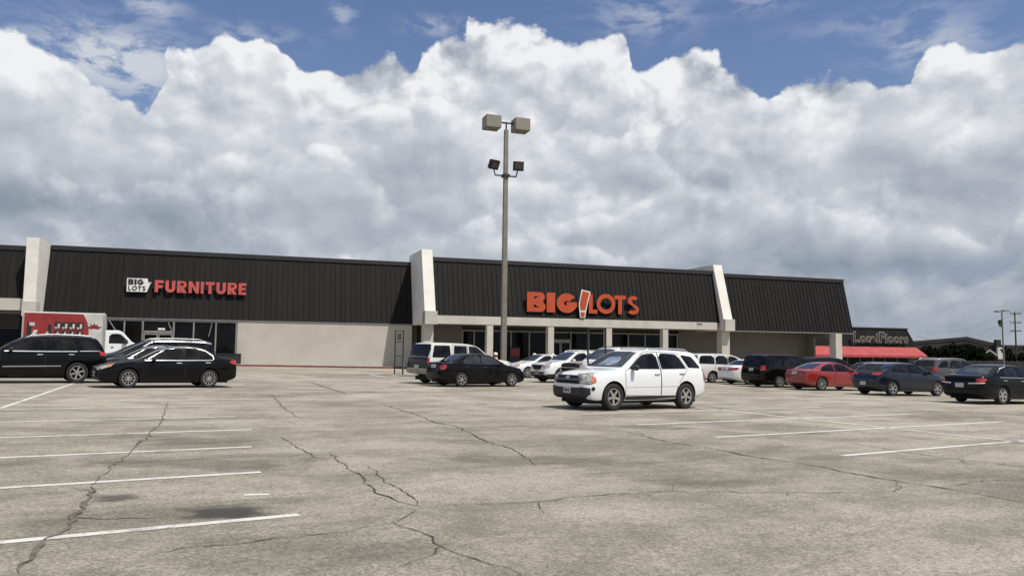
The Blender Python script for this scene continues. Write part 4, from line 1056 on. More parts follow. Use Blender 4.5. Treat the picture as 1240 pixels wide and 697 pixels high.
        for k in range(n):
            t = 2*PI*k/n+.3
            for dd in ((-dbl, dbl) if dbl else (0,)):
                T = Matrix.Rotation(t+dd, 4, 'Y')
                a0, a1 = .035, rr_*.96; y0, y1 = tw*.30, tw*.43
                P = [(a0,y0-.04,-sw*.55),(a1,y0-.04,-sw*.5),(a1,y0-.04,sw*.5),(a0,y0-.04,sw*.55),(a0,y0+.02,-sw*.42),(a1,y1,-sw*.36),(a1,y1,sw*.36),(a0,y0+.02,sw*.42)]
                v = [bm.verts.new(T @ Vector(p)) for p in P]
                for f in ((0,3,2,1),(4,5,6,7),(0,1,5,4),(1,2,6,5),(2,3,7,6),(3,0,4,7)): bm.faces.new([v[i] for i in f])
        tube(bm, (0,tw*.2,0),(0,tw*.40,0),.062,16,.05)
        obj('rim', bm, [M[sp.get('rimmat','rim')], M['rimdark']], w, 40)

def sm(P): return chaikin(P, 1)
SUV = dict(L=4.80, wb=2.86, fo=.93, r=.365, track=1.58, tw=.235, gap=.06, spokes=5, sw=.075, dbl=0, rimk=.62,
    top=[(0,.74),(.0,.80),(.03,.93),(.12,.985),(.6,1.06),(1.15,1.115),(1.27,1.15),(1.95,1.565),(2.25,1.655),(2.9,1.70),(3.7,1.695),(4.25,1.665),(4.38,1.62),(4.66,1.22),(4.74,1.08),(4.78,.95),(4.80,.70),(4.80,.62)],
    bot=[(0,.42),(.12,.30),(.5,.24),(4.2,.27),(4.6,.36),(4.80,.46)],
    belt=[(0,.66),(.4,.93),(1.25,1.055),(3,1.10),(4.7,1.13),(4.8,.66)],
    plan=[(0,.56),(.02,.68),(.12,.80),(.35,.875),(.8,.905),(2.4,.912),(4.0,.905),(4.45,.875),(4.68,.81),(4.78,.72),(4.80,.60)],
    wins=[sm([(1.52,1.125),(2.04,1.49),(2.20,1.545),(2.66,1.575),(2.70,1.13)]), sm([(2.78,1.13),(2.75,1.578),(3.25,1.575),(3.56,1.535),(3.80,1.15)]), [(3.92,1.18),(3.90,1.20),(3.70,1.52),(3.73,1.535),(4.10,1.505),(4.16,1.48),(4.45,1.19),(4.44,1.165)]],
    doors=[[(1.36,.40),(1.36,1.07),(1.47,1.10),(2.06,1.525),(2.20,1.58),(2.72,1.61),(2.74,.38)],[(2.76,.38),(2.74,1.61),(3.28,1.605),(3.60,1.565),(3.86,1.13),(3.62,.90),(3.42,.62),(3.34,.38)]],
    handles=[(2.58,.985),(3.60,1.01)], mirror=(1.66,1.12),
    wshield=[(-.73,1.165),(.73,1.165),(.66,1.40),(.57,1.575),(.30,1.60),(-.30,1.60),(-.57,1.575),(-.66,1.40)],
    rscreen=[(-.66,1.19),(.66,1.19),(.56,1.56),(-.56,1.56)],
    hl=[[(-.30,.73),(-.34,.955),(.02,.985),(.16,.97),(.17,.76),(.0,.70)],([(.055,.74),(.08,.955),(.15,.96),(.16,.775)],'amber')],
    tl=[[(-.12,.80),(-.10,1.14),(.06,1.15),(.08,.82)]],
    nose=[('grille',[(-.50,.70),(-.56,.80),(-.54,.925),(.54,.925),(.56,.80),(.50,.70)],'under',.010),('grille_bar',[(-.55,.792),(-.55,.838),(.55,.838),(.55,.792)],'greypt',.016),
          ('bumper',[(-.66,.30),(-.80,.44),(-.80,.60),(-.60,.62),(-.45,.60),(.45,.60),(.60,.62),(.80,.60),(.80,.44),(.66,.30)],'plastic',.012)],
    fplate=.52, rplate=.88, cang=45)
EQ = dict(SUV); EQ.update(xs=.97, sunshade=1, badge=.865, fog=.585, rails=(2.35,4.15,.60,'rim'), trim=[('side_moulding',[(1.42,.665),(2.72,.675)],.075,'body'),('side_moulding',[(2.78,.677),(3.48,.69)],.075,'body'),('sill',[(1.36,.33),(3.40,.33)],.09,'plastic')])
Car(EQ,'whitept','parked_suv','white five door SUV parked alone in the middle foreground','SUV',(3.45,23.2),236)

SEDAN = dict(L=4.90, wb=2.80, fo=1.0, r=.325, track=1.56, tw=.21, gap=.045, spokes=10, sw=.03, rimk=.68,
    top=[(0,.60),(0,.66),(.05,.74),(.35,.82),(1.0,.92),(1.30,.98),(1.42,1.02),(2.15,1.375),(2.5,1.45),(2.9,1.475),(3.3,1.455),(3.65,1.38),(4.25,1.10),(4.42,1.065),(4.78,1.045),(4.84,1.0),(4.89,.75),(4.90,.60)],
    bot=[(0,.32),(.12,.22),(.5,.17),(4.3,.19),(4.7,.28),(4.9,.38)],
    belt=[(0,.55),(.4,.76),(1.4,.925),(3,.955),(4.4,1.0),(4.8,.98),(4.9,.6)],
    plan=[(0,.45),(.03,.62),(.2,.80),(.6,.89),(1.2,.92),(2.6,.925),(4.0,.915),(4.5,.87),(4.78,.77),(4.87,.66),(4.9,.52)], tum=.42,
    wins=[sm([(1.62,.965),(2.2,1.29),(2.42,1.355),(2.82,1.375),(2.86,.975)]), sm([(2.92,.975),(2.89,1.375),(3.25,1.36),(3.62,1.27),(3.86,1.10),(3.82,1.0)])],
    doors=[[(1.50,.30),(1.46,.90),(1.56,.96),(2.2,1.325),(2.44,1.39),(2.84,1.405),(2.89,.96),(2.87,.28)],[(2.90,.28),(2.92,.96),(2.87,1.405),(3.28,1.39),(3.66,1.30),(3.98,1.06),(3.92,.92),(3.62,.72),(3.42,.45),(3.36,.28)]],
    handles=[(2.68,.86),(3.72,.88)], mirror=(1.80,.96),
    wshield=[(-.76,1.03),(.76,1.03),(.60,1.36),(.50,1.40),(-.50,1.40),(-.60,1.36)],
    rscreen=[(-.66,1.10),(.66,1.10),(.50,1.36),(-.50,1.36)],
    hl=[[(-.42,.58),(-.42,.66),(-.10,.76),(.26,.82),(.22,.72),(-.06,.62)],([(.12,.71),(.14,.79),(.24,.81),(.21,.73)],'amber')],
    tl=[[(-.22,.80),(-.22,.97),(.06,.99),(.22,.94),(.10,.84)]],
    nose=[('grille',[(-.36,.55),(-.40,.69),(.40,.69),(.36,.55)],'under',.009),('grille_bar',[(-.40,.67),(-.41,.70),(.41,.70),(.40,.67)],'chrome',.014),('intake',[(-.42,.25),(-.46,.40),(.46,.40),(.42,.25)],'under',.009)],
    tail=[('trunk_gap',[(-.62,.775),(-.62,.79),(.62,.79),(.62,.775)],'under',.006)],
    fplate=.46, rplate=.86, cang=45)
chromewin = [('window_trim',[(1.50,.945),(2.9,.955),(3.90,.975)],.028,'chrome'),('window_trim',[(1.62,.99),(2.2,1.325),(2.44,1.392),(2.85,1.408),(3.27,1.393),(3.64,1.30),(3.90,1.13),(3.93,1.02),(3.88,.975)],.026,'chrome')]
ACC = dict(SEDAN); ACC.update(trim=chromewin, xs=.945)
Car(ACC,'blackpt','parked_sedan','glossy black four door sedan with chrome window line in the left front row','car',(-12.42,28.6),235)
Car(ACC,'charcoal','parked_sedan','dark sedan directly behind the glossy black sedan, mostly hidden','car',(-14.6,31.9),235)
LSUV = dict(SUV); LSUV.update(L=5.10, wb=3.02, fo=1.02, r=.385, track=1.68, spokes=6, sw=.07, rimk=.66,
    top=[(0,.80),(0,.86),(.04,1.0),(.14,1.06),(.6,1.12),(1.25,1.17),(1.38,1.20),(2.05,1.60),(2.4,1.70),(3.1,1.755),(4.1,1.75),(4.6,1.71),(4.72,1.66),(4.96,1.30),(5.02,1.15),(5.07,1.0),(5.10,.75),(5.10,.66)],
    bot=[(0,.42),(.12,.30),(.5,.24),(4.4,.26),(4.8,.34),(5.10,.46)],
    belt=[(0,.7),(.4,1.0),(1.4,1.10),(3,1.15),(5.0,1.18),(5.1,.7)],
    plan=[(0,.60),(.02,.74),(.12,.86),(.35,.95),(.8,.99),(2.4,1.0),(4.3,.99),(4.75,.95),(4.98,.88),(5.08,.78),(5.10,.66)],
    wins=[sm([(1.62,1.175),(2.16,1.53),(2.36,1.60),(2.84,1.64),(2.88,1.18)]), sm([(2.95,1.18),(2.92,1.645),(3.5,1.64),(3.66,1.60),(3.96,1.20)]), sm([(4.06,1.21),(3.84,1.61),(4.40,1.585),(4.78,1.22)])],
    doors=[[(1.46,.42),(1.46,1.12),(1.56,1.15),(2.16,1.57),(2.36,1.64),(2.89,1.675),(2.92,.40)],[(2.94,.40),(2.91,1.675),(3.54,1.67),(3.74,1.62),(4.03,1.18),(3.80,.95),(3.58,.66),(3.50,.40)]],
    handles=[(2.74,1.03),(3.80,1.05)], mirror=(1.80,1.17),
    wshield=[(-.78,1.22),(.78,1.22),(.62,1.62),(.3,1.65),(-.3,1.65),(-.62,1.62)],
    rscreen=[(-.70,1.28),(.70,1.28),(.60,1.62),(-.60,1.62)],
    hl=[[(-.30,.80),(-.32,1.02),(.02,1.05),(.20,1.04),(.14,.84)]], tl=[[(-.16,1.0),(-.16,1.15),(.16,1.19),(.14,1.03)]],
    nose=[('grille',[(-.52,.72),(-.58,1.0),(.58,1.0),(.52,.72)],'under',.010),('grille_bar',[(-.58,.98),(-.58,1.01),(.58,1.01),(.58,.98)],'chrome',.016),('intake',[(-.5,.34),(-.55,.5),(.55,.5),(.5,.34)],'under',.01)], fplate=.6, rplate=.92)
ACAD = dict(LSUV); ACAD.update(xs=.95, rails=(2.3,4.6,.66,'chrome'), trim=[('window_trim',[(1.58,1.145),(2.9,1.15),(4.0,1.17)],.03,'chrome'),('window_trim',[(4.08,1.18),(4.8,1.195)],.02,'chrome'),('side_moulding',[(1.55,.60),(3.46,.63)],.035,'chrome')])
Car(ACAD,'blackpt','parked_suv','large black SUV with chrome strips and roof rail cut off by the left edge','SUV',(-17.85,29.6),235)
VAN = dict(LSUV); VAN.update(L=5.12, wb=3.03, fo=.94, r=.335, track=1.64, tw=.21, gap=.05, spokes=5, sw=.07, rimk=.64,
    top=[(0,.70),(0,.76),(.04,.88),(.16,.96),(.5,1.03),(1.0,1.12),(1.12,1.16),(2.05,1.62),(2.4,1.71),(3.1,1.745),(4.3,1.74),(4.78,1.71),(4.88,1.66),(5.03,1.22),(5.07,1.10),(5.10,.95),(5.12,.70),(5.12,.62)],
    bot=[(0,.36),(.12,.25),(.5,.20),(4.4,.20),(4.9,.28),(5.12,.38)],
    belt=[(0,.6),(.4,.9),(1.2,1.02),(3,1.06),(5.0,1.08),(5.12,.62)],
    plan=[(0,.56),(.02,.70),(.14,.85),(.4,.95),(.9,.995),(2.4,1.0),(4.6,.985),(4.98,.93),(5.08,.86),(5.12,.76)], tum=.24,
    wins=[sm([(1.50,1.09),(2.15,1.50),(2.35,1.575),(2.78,1.60),(2.80,1.09)]), sm([(2.86,1.09),(2.85,1.605),(3.70,1.605),(3.76,1.10)]), sm([(3.84,1.10),(3.80,1.605),(4.55,1.60),(4.80,1.55),(4.90,1.12)])],
    doors=[[(1.40,.34),(1.38,1.04),(1.46,1.07),(2.15,1.54),(2.35,1.61),(2.81,1.635),(2.83,.32)],[(2.85,.32),(2.83,1.635),(3.76,1.635),(3.80,1.08),(3.80,.80),(3.62,.5),(3.58,.32)]],
    handles=[(2.66,.95),(2.98,.95)], mirror=(1.72,1.10), handlemat='body',
    wshield=[(-.80,1.18),(.80,1.18),(.68,1.60),(.3,1.63),(-.3,1.63),(-.68,1.60)],
    rscreen=[(-.74,1.17),(.74,1.17),(.66,1.60),(-.66,1.60)],
    hl=[[(-.34,.68),(-.34,.86),(.02,.93),(.22,.93),(.12,.72)]], tl=[[(-.16,.86),(-.14,1.12),(.03,1.13),(.05,.87)]],
    tail=[('bumper_step',[(-.72,.60),(-.72,.64),(.72,.64),(.72,.60)],'plastic',.008)], fplate=.5, rplate=.92, cang=45)
A2 = dict(VAN); A2.update(rails=(2.3,4.5,.62,'chrome'), trim=[('window_trim',[(1.56,1.10),(2.2,1.545),(2.4,1.625),(3.1,1.65),(4.5,1.64),(4.84,1.58)],.05,'chrome'),('window_trim',[(4.55,1.10),(4.95,1.12)],.06,'chrome')])

Car(A2,'charcoal','parked_minivan','dark minivan with bright roof line, farthest of the three left row cars','minivan',(-16.05,35.4),234)
# middle group
FOC = dict(SEDAN); FOC.update(L=4.45, wb=2.61, fo=.88, r=.31, track=1.49, spokes=6, sw=.045, rimk=.64,
    top=[(0,.58),(0,.64),(.05,.72),(.3,.82),(.85,.92),(1.10,.97),(1.20,1.01),(1.85,1.36),(2.15,1.42),(2.6,1.44),(3.0,1.42),(3.3,1.36),(3.78,1.08),(3.92,1.05),(4.30,1.03),(4.38,.99),(4.44,.75),(4.45,.60)],
    bot=[(0,.32),(.12,.22),(.5,.18),(3.9,.20),(4.3,.28),(4.45,.38)],
    belt=[(0,.55),(.4,.76),(1.2,.91),(2.8,.94),(4.0,.98),(4.35,.96),(4.45,.6)],
    plan=[(0,.45),(.03,.60),(.2,.75),(.55,.83),(1.1,.855),(2.4,.86),(3.6,.855),(4.1,.82),(4.36,.73),(4.43,.62),(4.45,.5)],
    wins=[sm([(1.40,.95),(1.92,1.28),(2.1,1.33),(2.48,1.345),(2.50,.955)]), sm([(2.56,.955),(2.54,1.345),(2.9,1.335),(3.16,1.28),(3.44,1.05),(3.42,.975)])],
    doors=[[(1.30,.30),(1.26,.90),(1.36,.95),(1.92,1.31),(2.12,1.365),(2.50,1.375),(2.53,.30)],[(2.55,.30),(2.52,1.375),(2.93,1.365),(3.20,1.30),(3.52,1.02),(3.44,.85),(3.16,.62),(3.02,.40),(3.0,.30)]],
    handles=[(2.34,.84),(3.26,.86)], mirror=(1.56,.95), handlemat='plastic',
    wshield=[(-.70,1.02),(.70,1.02),(.55,1.33),(.46,1.37),(-.46,1.37),(-.55,1.33)],
    rscreen=[(-.62,1.08),(.62,1.08),(.48,1.33),(-.48,1.33)],
    tl=[[(-.16,.72),(-.18,.90),(.02,.94),(.12,.88),(.04,.72)]], hl=[[(-.40,.58),(-.40,.66),(-.08,.76),(.22,.80),(.16,.66)]])
FOC['rearglass'] = M['glass_clear']; FOC['sideglass'] = M['glass_clear']
Car(FOC,'blackpt','parked_sedan','small black sedan seen from behind beside the silver and white SUV','car',(-1.5,35.4),55)
TAH = dict(LSUV); TAH.update(L=5.0, wb=2.95, fo=.98, r=.39, track=1.66, spokes=5,
    top=[(0,.85),(0,.92),(.03,1.06),(.12,1.10),(.7,1.16),(1.30,1.20),(1.42,1.24),(2.0,1.70),(2.25,1.83),(2.8,1.89),(4.3,1.90),(4.62,1.87),(4.72,1.82),(4.88,1.32),(4.92,1.18),(4.98,1.0),(5.0,.75),(5.0,.66)],
    bot=[(0,.48),(.12,.36),(.5,.32),(4.3,.34),(4.8,.44),(5.0,.52)],
    belt=[(0,.75),(.4,1.04),(1.4,1.14),(3,1.17),(4.9,1.19),(5.0,.72)], tum=.22,
    plan=[(0,.66),(.02,.78),(.12,.90),(.35,.97),(.8,1.0),(2.4,1.0),(4.5,.995),(4.85,.95),(4.96,.88),(5.0,.80)],
    wins=[[(1.60,1.22),(2.08,1.62),(2.24,1.72),(2.32,1.735),(2.68,1.745),(2.70,1.72),(2.72,1.24),(2.70,1.21),(1.64,1.20)], [(2.84,1.21),(2.82,1.73),(2.86,1.75),(3.48,1.755),(3.53,1.73),(3.58,1.40),(3.46,1.21)], [(3.80,1.21),(3.76,1.24),(3.76,1.73),(3.80,1.757),(4.56,1.75),(4.60,1.72),(4.74,1.24),(4.70,1.21)]],
    doors=[[(1.46,.46),(1.46,1.15),(1.56,1.19),(2.08,1.68),(2.26,1.77),(2.77,1.79),(2.79,.44)],[(2.81,.44),(2.79,1.79),(3.62,1.795),(3.66,1.40),(3.62,1.0),(3.44,.70),(3.38,.44)]],
    wshield=[(-.80,1.28),(.80,1.28),(.68,1.74),(.3,1.78),(-.3,1.78),(-.68,1.74)], rscreen=[(-.86,1.24),(.86,1.24),(.80,1.60),(.70,1.80),(-.70,1.80),(-.80,1.60)],
    tl=[[(-.11,.92),(-.11,1.16),(.0,1.18),(.02,.93)]], pillar=None,
    hl=[[(-.26,.84),(-.28,1.03),(.02,1.06),(.16,1.06),(.12,.86)]],
    nose=[('grille',[(-.60,.78),(-.62,1.04),(.62,1.04),(.60,.78)],'under',.010),('grille_bar',[(-.62,.90),(-.62,.935),(.62,.935),(.62,.90)],'chrome',.016)],
    handles=[(2.64,1.03),(3.46,1.05)], mirror=(1.80,1.20), rplate=.78)
T1 = dict(TAH); T1.update(tail=[('tailgate',[(-.86,.70),(-.87,1.22),(.87,1.22),(.86,.70)],'charcoal',.006),('bumper',[(-.90,.50),(-.92,.66),(.92,.66),(.90,.50)],'frame',.03)])
Car(T1,'whitewarm','parked_suv','older white SUV with dark rear window behind the small black sedan','SUV',(-2.35,37.9),51)
Car(SEDAN,'whitept','parked_sedan','white sedan farthest back just right of the central light pole','car',(1.75,50.0),238)
SRX = dict(SUV); SRX.update(fplate=.55, handlemat='chrome', mirrormat='body', rails=(2.2,4.1,.60,'chrome'), frontglass=M['glass_clear'], clad=lambda x, y, z: z < .42,
    nose=[('grille',[(-.30,.66),(-.52,.90),(.52,.90),(.30,.66)],'under',.010),('grille_bar',[(-.52,.89),(-.53,.925),(.53,.925),(.52,.89)],'chrome',.014),('intake',[(-.62,.44),(-.62,.54),(.62,.54),(.62,.44)],'under',.01)],
    hl=[[(-.22,.74),(-.26,.90),(.04,1.02),(.18,1.03),(.08,.78)]])
Car(SRX,'whitept','parked_suv','white crossover with dark grille facing left toward the small black sedan','SUV',(3.35,43.0),238)
T2 = dict(TAH); T2.update(rails=(2.3,4.5,.72,'darkmetal'), nose=[('grille',[(-.64,.68),(-.70,1.08),(.70,1.08),(.64,.68)],'under',.012),('grille_bar',[(-.66,.86),(-.66,.90),(.66,.90),(.66,.86)],'rim',.018),('grille_bar',[(-.70,1.06),(-.70,1.085),(.70,1.085),(.70,1.06)],'plastic',.018)])
Car(T2,'whitept','parked_suv','big white SUV with black slatted grille half hidden behind the foreground SUV','SUV',(4.75,37.9),237)
# right hand row
TANV = dict(VAN)
Car(TANV,'whitewarm','parked_minivan','cream minivan seen from behind, leftmost of the right hand row','minivan',(13.1,49.2),67)
S2 = dict(SEDAN); S2.update(tl=[[(-.42,.80),(-.40,.92),(.06,.95),(.20,.93),(.08,.84)]])
Car(S2,'whitept','parked_sedan','white sedan between the cream minivan and the black minivan','car',(14.5,46.6),67)
CV = dict(VAN); CV.update(rails=(2.2,4.5,.72,'darkmetal'), tl=[[(-.20,.86),(-.18,1.13),(.04,1.14),(.08,.90)]])
Car(CV,'blackpt','parked_minivan','black minivan with black roof rails beside the red coupe','minivan',(15.2,43.5),66)
RED = dict(SEDAN); RED.update(L=4.6, wb=2.70, fo=.92, spokes=8, tl=[[(-.14,.82),(-.14,.90),(.06,.91),(.08,.83)]],
    top=[(0,.58),(0,.64),(.05,.72),(.3,.80),(.9,.90),(1.18,.95),(1.30,.99),(2.0,1.33),(2.35,1.40),(2.7,1.415),(3.1,1.38),(3.5,1.27),(4.1,1.04),(4.2,1.02),(4.48,1.0),(4.54,.95),(4.59,.72),(4.60,.58)],
    plan=[(0,.45),(.03,.62),(.2,.78),(.6,.87),(1.2,.90),(2.6,.905),(3.8,.90),(4.25,.85),(4.50,.76),(4.57,.66),(4.6,.52)],
    bot=[(0,.32),(.12,.22),(.5,.17),(4.0,.19),(4.4,.28),(4.6,.38)], belt=[(0,.55),(.4,.74),(1.3,.90),(2.8,.93),(4.1,.97),(4.5,.95),(4.6,.58)],
    wins=[sm([(1.55,.935),(2.1,1.25),(2.3,1.30),(2.76,1.32),(2.80,.945)]), sm([(2.86,.945),(2.83,1.315),(3.1,1.295),(3.4,1.21),(3.72,1.01),(3.66,.965)])],
    doors=[[(1.42,.30),(1.38,.87),(1.5,.93),(2.1,1.28),(2.3,1.335),(2.81,1.35),(2.83,.28)]], handles=[(2.66,.83)], wshield=[(-.72,1.0),(.72,1.0),(.56,1.30),(.46,1.34),(-.46,1.34),(-.56,1.30)],
    rscreen=[(-.64,1.06),(.64,1.06),(.50,1.31),(-.50,1.31)], mirror=(1.7,.93), handlemat='body', rplate=.84, mirrormat='body', rearglass=M['glass_clear'])
Car(RED,'redpt','parked_coupe','bright red car in the right hand row','car',(16.25,40.6),68)
HAT = dict(SEDAN); HAT.update(L=4.38, wb=2.65, fo=.88, r=.32, track=1.54, spokes=5, sw=.065, dbl=0, rimk=.66,
    top=[(0,.60),(0,.68),(.05,.78),(.3,.87),(.85,.97),(1.05,1.01),(1.15,1.05),(1.85,1.39),(2.2,1.455),(2.7,1.475),(3.3,1.44),(3.75,1.37),(3.92,1.30),(4.16,1.08),(4.25,.98),(4.33,.82),(4.37,.66),(4.38,.58)],
    plan=[(0,.45),(.03,.62),(.2,.78),(.55,.87),(1.1,.905),(2.4,.91),(3.5,.905),(3.95,.87),(4.22,.79),(4.35,.68),(4.38,.52)],
    bot=[(0,.32),(.12,.22),(.5,.18),(3.8,.20),(4.2,.28),(4.38,.38)], belt=[(0,.58),(.4,.80),(1.2,.94),(2.8,1.0),(3.9,1.06),(4.25,.90),(4.38,.58)], tum=.38,
    wins=[sm([(1.36,.985),(1.95,1.32),(2.15,1.365),(2.58,1.385),(2.60,1.01)]), sm([(2.66,1.01),(2.64,1.385),(3.05,1.365),(3.35,1.29),(3.56,1.14),(3.45,1.05)])],
    doors=[[(1.24,.30),(1.22,.93),(1.34,.98),(1.95,1.35),(2.15,1.395),(2.62,1.41),(2.64,.30)],[(2.66,.30),(2.64,1.41),(3.08,1.395),(3.40,1.31),(3.66,1.10),(3.5,.88),(3.25,.6),(3.12,.30)]],
    handles=[(2.46,.90),(3.36,.94)], mirror=(1.5,.99), handlemat='body', wshield=[(-.74,1.07),(.74,1.07),(.60,1.36),(.5,1.40),(-.5,1.40),(-.6,1.36)],
    rscreen=[(-.62,1.10),(.62,1.10),(.54,1.30),(-.54,1.30)], tl=[[(-.30,.88),(-.26,1.0),(.06,1.04),(.14,.96),(.0,.88)]], rplate=.52,
    hl=[[(-.40,.62),(-.40,.72),(-.08,.84),(.24,.90),(.16,.74)]], tail=[('spoiler',[(-.55,1.33),(-.56,1.37),(.56,1.37),(.55,1.33)],'bluept',.03)])
Car(HAT,'bluept','parked_hatchback','dark hatchback with blue sheen on its roof, right of the red car','car',(17.75,36.4),69)
IMP = dict(SEDAN); IMP.update(L=5.05, wb=2.81, fo=1.02, r=.33, spokes=5, sw=.08, dbl=0, tl=[[(-.20,.80),(-.18,.93),(.04,.97),(.20,.93),(.10,.81)],([(-.40,.735),(-.40,.775),(.08,.80),(.12,.77)],'signwhite')],
    top=[(0,.60),(0,.66),(.05,.76),(.35,.84),(1.0,.94),(1.35,.99),(1.50,1.03),(2.2,1.37),(2.55,1.46),(3.0,1.49),(3.45,1.47),(3.8,1.39),(4.35,1.13),(4.5,1.09),(4.9,1.06),(4.98,1.0),(5.04,.75),(5.05,.60)],
    plan=[(0,.45),(.03,.62),(.2,.80),(.6,.89),(1.2,.92),(2.6,.925),(4.2,.915),(4.7,.87),(4.94,.78),(5.02,.68),(5.05,.55)], bot=[(0,.32),(.12,.22),(.5,.17),(4.4,.19),(4.85,.28),(5.05,.38)],
    belt=[(0,.55),(.4,.78),(1.45,.94),(3,.97),(4.5,1.01),(4.95,.99),(5.05,.6)], trim=[('window_trim',[(1.6,.965),(3.0,.985),(4.02,1.0)],.02,'chrome'),('window_trim',[(3.4,1.40),(3.75,1.33),(4.02,1.18)],.024,'chrome')], rplate=.68, rearglass=M['glass_clear'])
Car(IMP,'blackpt','parked_sedan','black sedan with red tail lamp cut off by the right edge','car',(19.25,31.2),64)
Car(SUV,'charcoal','parked_suv','dark SUV mostly hidden behind the red car','SUV',(20.0,49.9),67,None,dict(frontglass=M['glass_clear']))
Car(HAT,'charcoal','parked_hatchback','dark small car whose roof shows over the blue sheened hatchback','car',(21.6,46.2),67)
Car(LSUV,'greypt','parked_suv','dark grey SUV with bright roof rails below the far red awning','SUV',(26.7,48.2),68,None,dict(rails=(2.2,4.5,.66,'rim')))

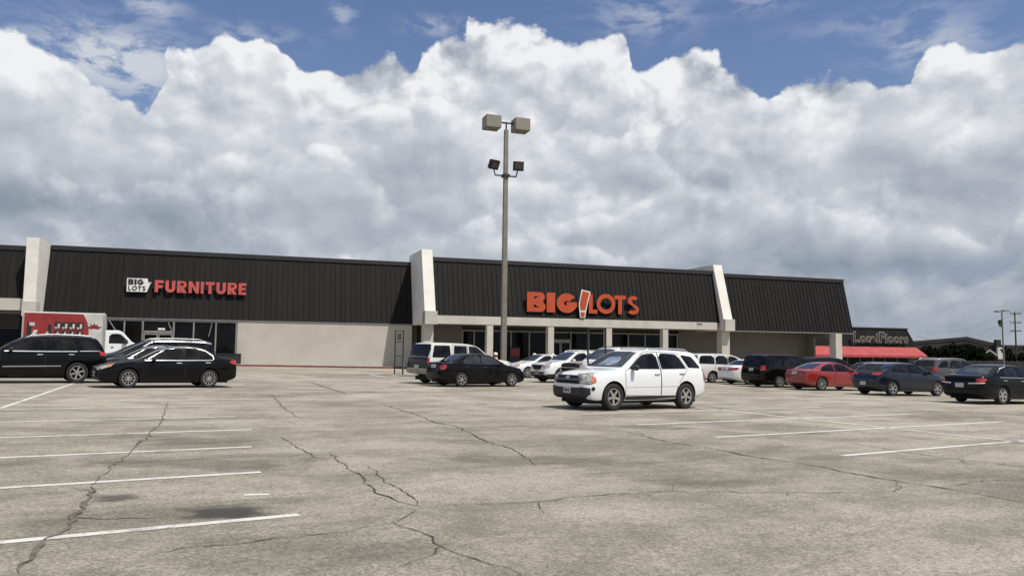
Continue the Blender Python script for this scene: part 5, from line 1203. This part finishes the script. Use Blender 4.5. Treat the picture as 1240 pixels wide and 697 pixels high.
# ------------------------------------------------------------------ box truck
def box_truck(loc, az):
    R = empty('box_truck'); tag(R, 'white cutaway box truck with red side panel near the left shop', 'truck')
    h = math.radians(90-az); R.location = (loc[0], loc[1], gz(loc[0])+.009); R.rotation_euler = (0,0,h)
    bm = bmesh.new(); box(bm, -2.35, 2.15, -1.14, 1.14, 1.0, 3.42); bmesh.ops.bevel(bm, geom=bm.edges[:], offset=.07, segments=3, affect='EDGES')
    B = obj('cargo_box', bm, M['boxwhite'], R, 40)
    bm = bmesh.new(); box(bm, 1.90, 2.165, -1.155, 1.155, .98, 3.44); bmesh.ops.bevel(bm, geom=bm.edges[:], offset=.08, segments=3, affect='EDGES'); obj('corner_cap', bm, M['rim'], B, 40)
    for sy in (1, -1):
        y = sy*1.146
        bm = bmesh.new(); P = [(-2.22,1.15),(1.02,1.15)]+[(1.02+.30*math.sin(t*PI/12)-.0, 1.15+2.12*t/12) for t in range(1, 12)]+[(1.02,3.27),(-2.22,3.27)]
        P = [(-2.26,1.1),(1.16,1.1),(1.22,1.7),(1.21,2.3),(1.12,2.8),(.96,3.16),(.86,3.32),(-2.26,3.32)]
        v = [bm.verts.new((p[0], y, p[1])) for p in P]; bm.faces.new(v if sy < 0 else v[::-1]); obj('side_graphic', bm, M['truckred'], B)
        g = B
        rnd = random.Random(5); bm = bmesh.new(); bw = bmesh.new()
        def q(bmx, x0, x1, z0, z1, o=.004, sk=0):
            v = [bmx.verts.new(p) for p in ((x0,y+sy*o,z0),(x1,y+sy*o,z0),(x1+sk,y+sy*o,z1),(x0+sk,y+sy*o,z1))]
            bmx.faces.new(v if sy < 0 else v[::-1])
        q(bm,-2.1,-1.86,1.9,2.75); q(bw,-1.98,-1.7,2.55,2.75,.006); q(bw,-1.88,-1.66,1.9,2.3,.005,.15); q(bm,-1.0,-.82,1.95,2.65); q(bw,-1.16,-.98,1.9,2.2,.004,.1)
        for i in range(4):
            x0 = -.66+i*.40
            q(bm, x0, x0+.32, 2.36, 2.80); q(bw, x0+.03, x0+.14, 2.40, 2.52, .006); q(bm, x0+.04, x0+.15, 2.5, 2.64, .008); q(bw, x0+.17, x0+.29, 2.42, 2.7, .009)
            q(bm, x0, x0+.34, 1.85, 2.28); q(bw, x0+.10, x0+.20, 1.95, 2.2, .008, .06); q(bm, x0+.33, x0+.38, 2.3, 2.8, .004)
        obj('graphic_dark_marks', bm, M['signblack'], g); obj('graphic_white_marks', bw, M['boxwhite'], g)
        bm = bmesh.new()
        for k in range(5):
            a = PI/2+(k-2)*.62; c = Vector((1.50, y+sy*.004, 2.42)); u_ = Vector((math.cos(a),0,math.sin(a))); n_ = Vector((-u_.z,0,u_.x)); L = .38 if k in (1,3,2) else .46
            v = [bm.verts.new(c+u_*.02), bm.verts.new(c+u_*L*.5+n_*.09), bm.verts.new(c+u_*L), bm.verts.new(c+u_*L*.5-n_*.09)]; bm.faces.new(v)
        obj('emblem', bm, M['truckred'], B)
    def prof(name, P, w, mat, bev=.05, parent=R, y0=0):
        bm = bmesh.new(); A = [bm.verts.new((p[0], -w+y0, p[1])) for p in P]; C = [bm.verts.new((p[0], w+y0, p[1])) for p in P]; n = len(P)
        bm.faces.new(A); bm.faces.new(C[::-1])
        for i in range(n): bm.faces.new([A[i], C[i], C[(i+1)%n], A[(i+1)%n]])
        fixn(bm); bmesh.ops.bevel(bm, geom=bm.edges[:], offset=bev, segments=3, affect='EDGES'); return obj(name, bm, mat, parent, 35)
    cab = prof('cab', [(2.12,.55),(2.12,2.36),(2.9,2.38),(3.15,2.28),(3.72,1.62),(4.28,1.46),(4.50,1.30),(4.56,.60),(4.4,.45)], .97, M['whitept'])
    for sy in (1, -1):
        y = sy*.985
        bm = bmesh.new(); P = sm([(2.38,1.55),(2.38,2.14),(2.95,2.16),(3.10,2.08),(3.50,1.66),(3.46,1.55)]); v = [bm.verts.new((p[0], y, p[1])) for p in P]; bm.faces.new(v if sy < 0 else v[::-1]); obj('side_window', bm, M['glass'], cab)
        bm = bmesh.new(); box(bm, 2.5,2.66, min(y,y+sy*.03), max(y,y+sy*.03), 1.3,1.34); obj('door_handle', bm, M['plastic'], cab)
        bm = bmesh.new(); box(bm, 3.2,3.42, min(y,y+sy*.26), max(y,y+sy*.26), 1.50,1.82); bmesh.ops.bevel(bm, geom=bm.edges[:], offset=.04, segments=2, affect='EDGES'); obj('mirror', bm, M['plastic'], cab)
        bm = bmesh.new(); box(bm, 4.50,4.575, min(sy*.62,sy*.9), max(sy*.62,sy*.9), .98,1.22); obj('headlight', bm, M['lamp'], cab)
    bm = bmesh.new(); a, b_ = (3.215,2.215), (3.70,1.655); nx, nz = .76*.012+.01, .012
    v = [bm.verts.new(p) for p in ((a[0]+.02,-.82,a[1]+.02),(a[0]+.02,.82,a[1]+.02),(b_[0]+.02,.88,b_[1]+.02),(b_[0]+.02,-.88,b_[1]+.02))]; bm.faces.new(v[::-1]); obj('windshield', bm, M['glass'], cab)
    bm = bmesh.new(); box(bm, 4.52,4.585,-.55,.55,.95,1.24); obj('grille', bm, M['plastic'], cab)
    bm = bmesh.new(); box(bm, -2.3,4.2,-.42,.42,.55,.78); box(bm, -2.4,-2.3,-1.0,1.0,.5,.68); obj('chassis', bm, M['under'], R)
    class S: pass
    R.scale = (.955,.955,.955)
    st = S(); st.root = R; st.sp = dict(rimk=.6, spokes=8, sw=.05)
    for x in (3.75, -.9):
        for sy in (1, -1): Car.wheel(st, x, sy*.86, .38, .26, sy)
box_truck((-26.75,47.7), 60)
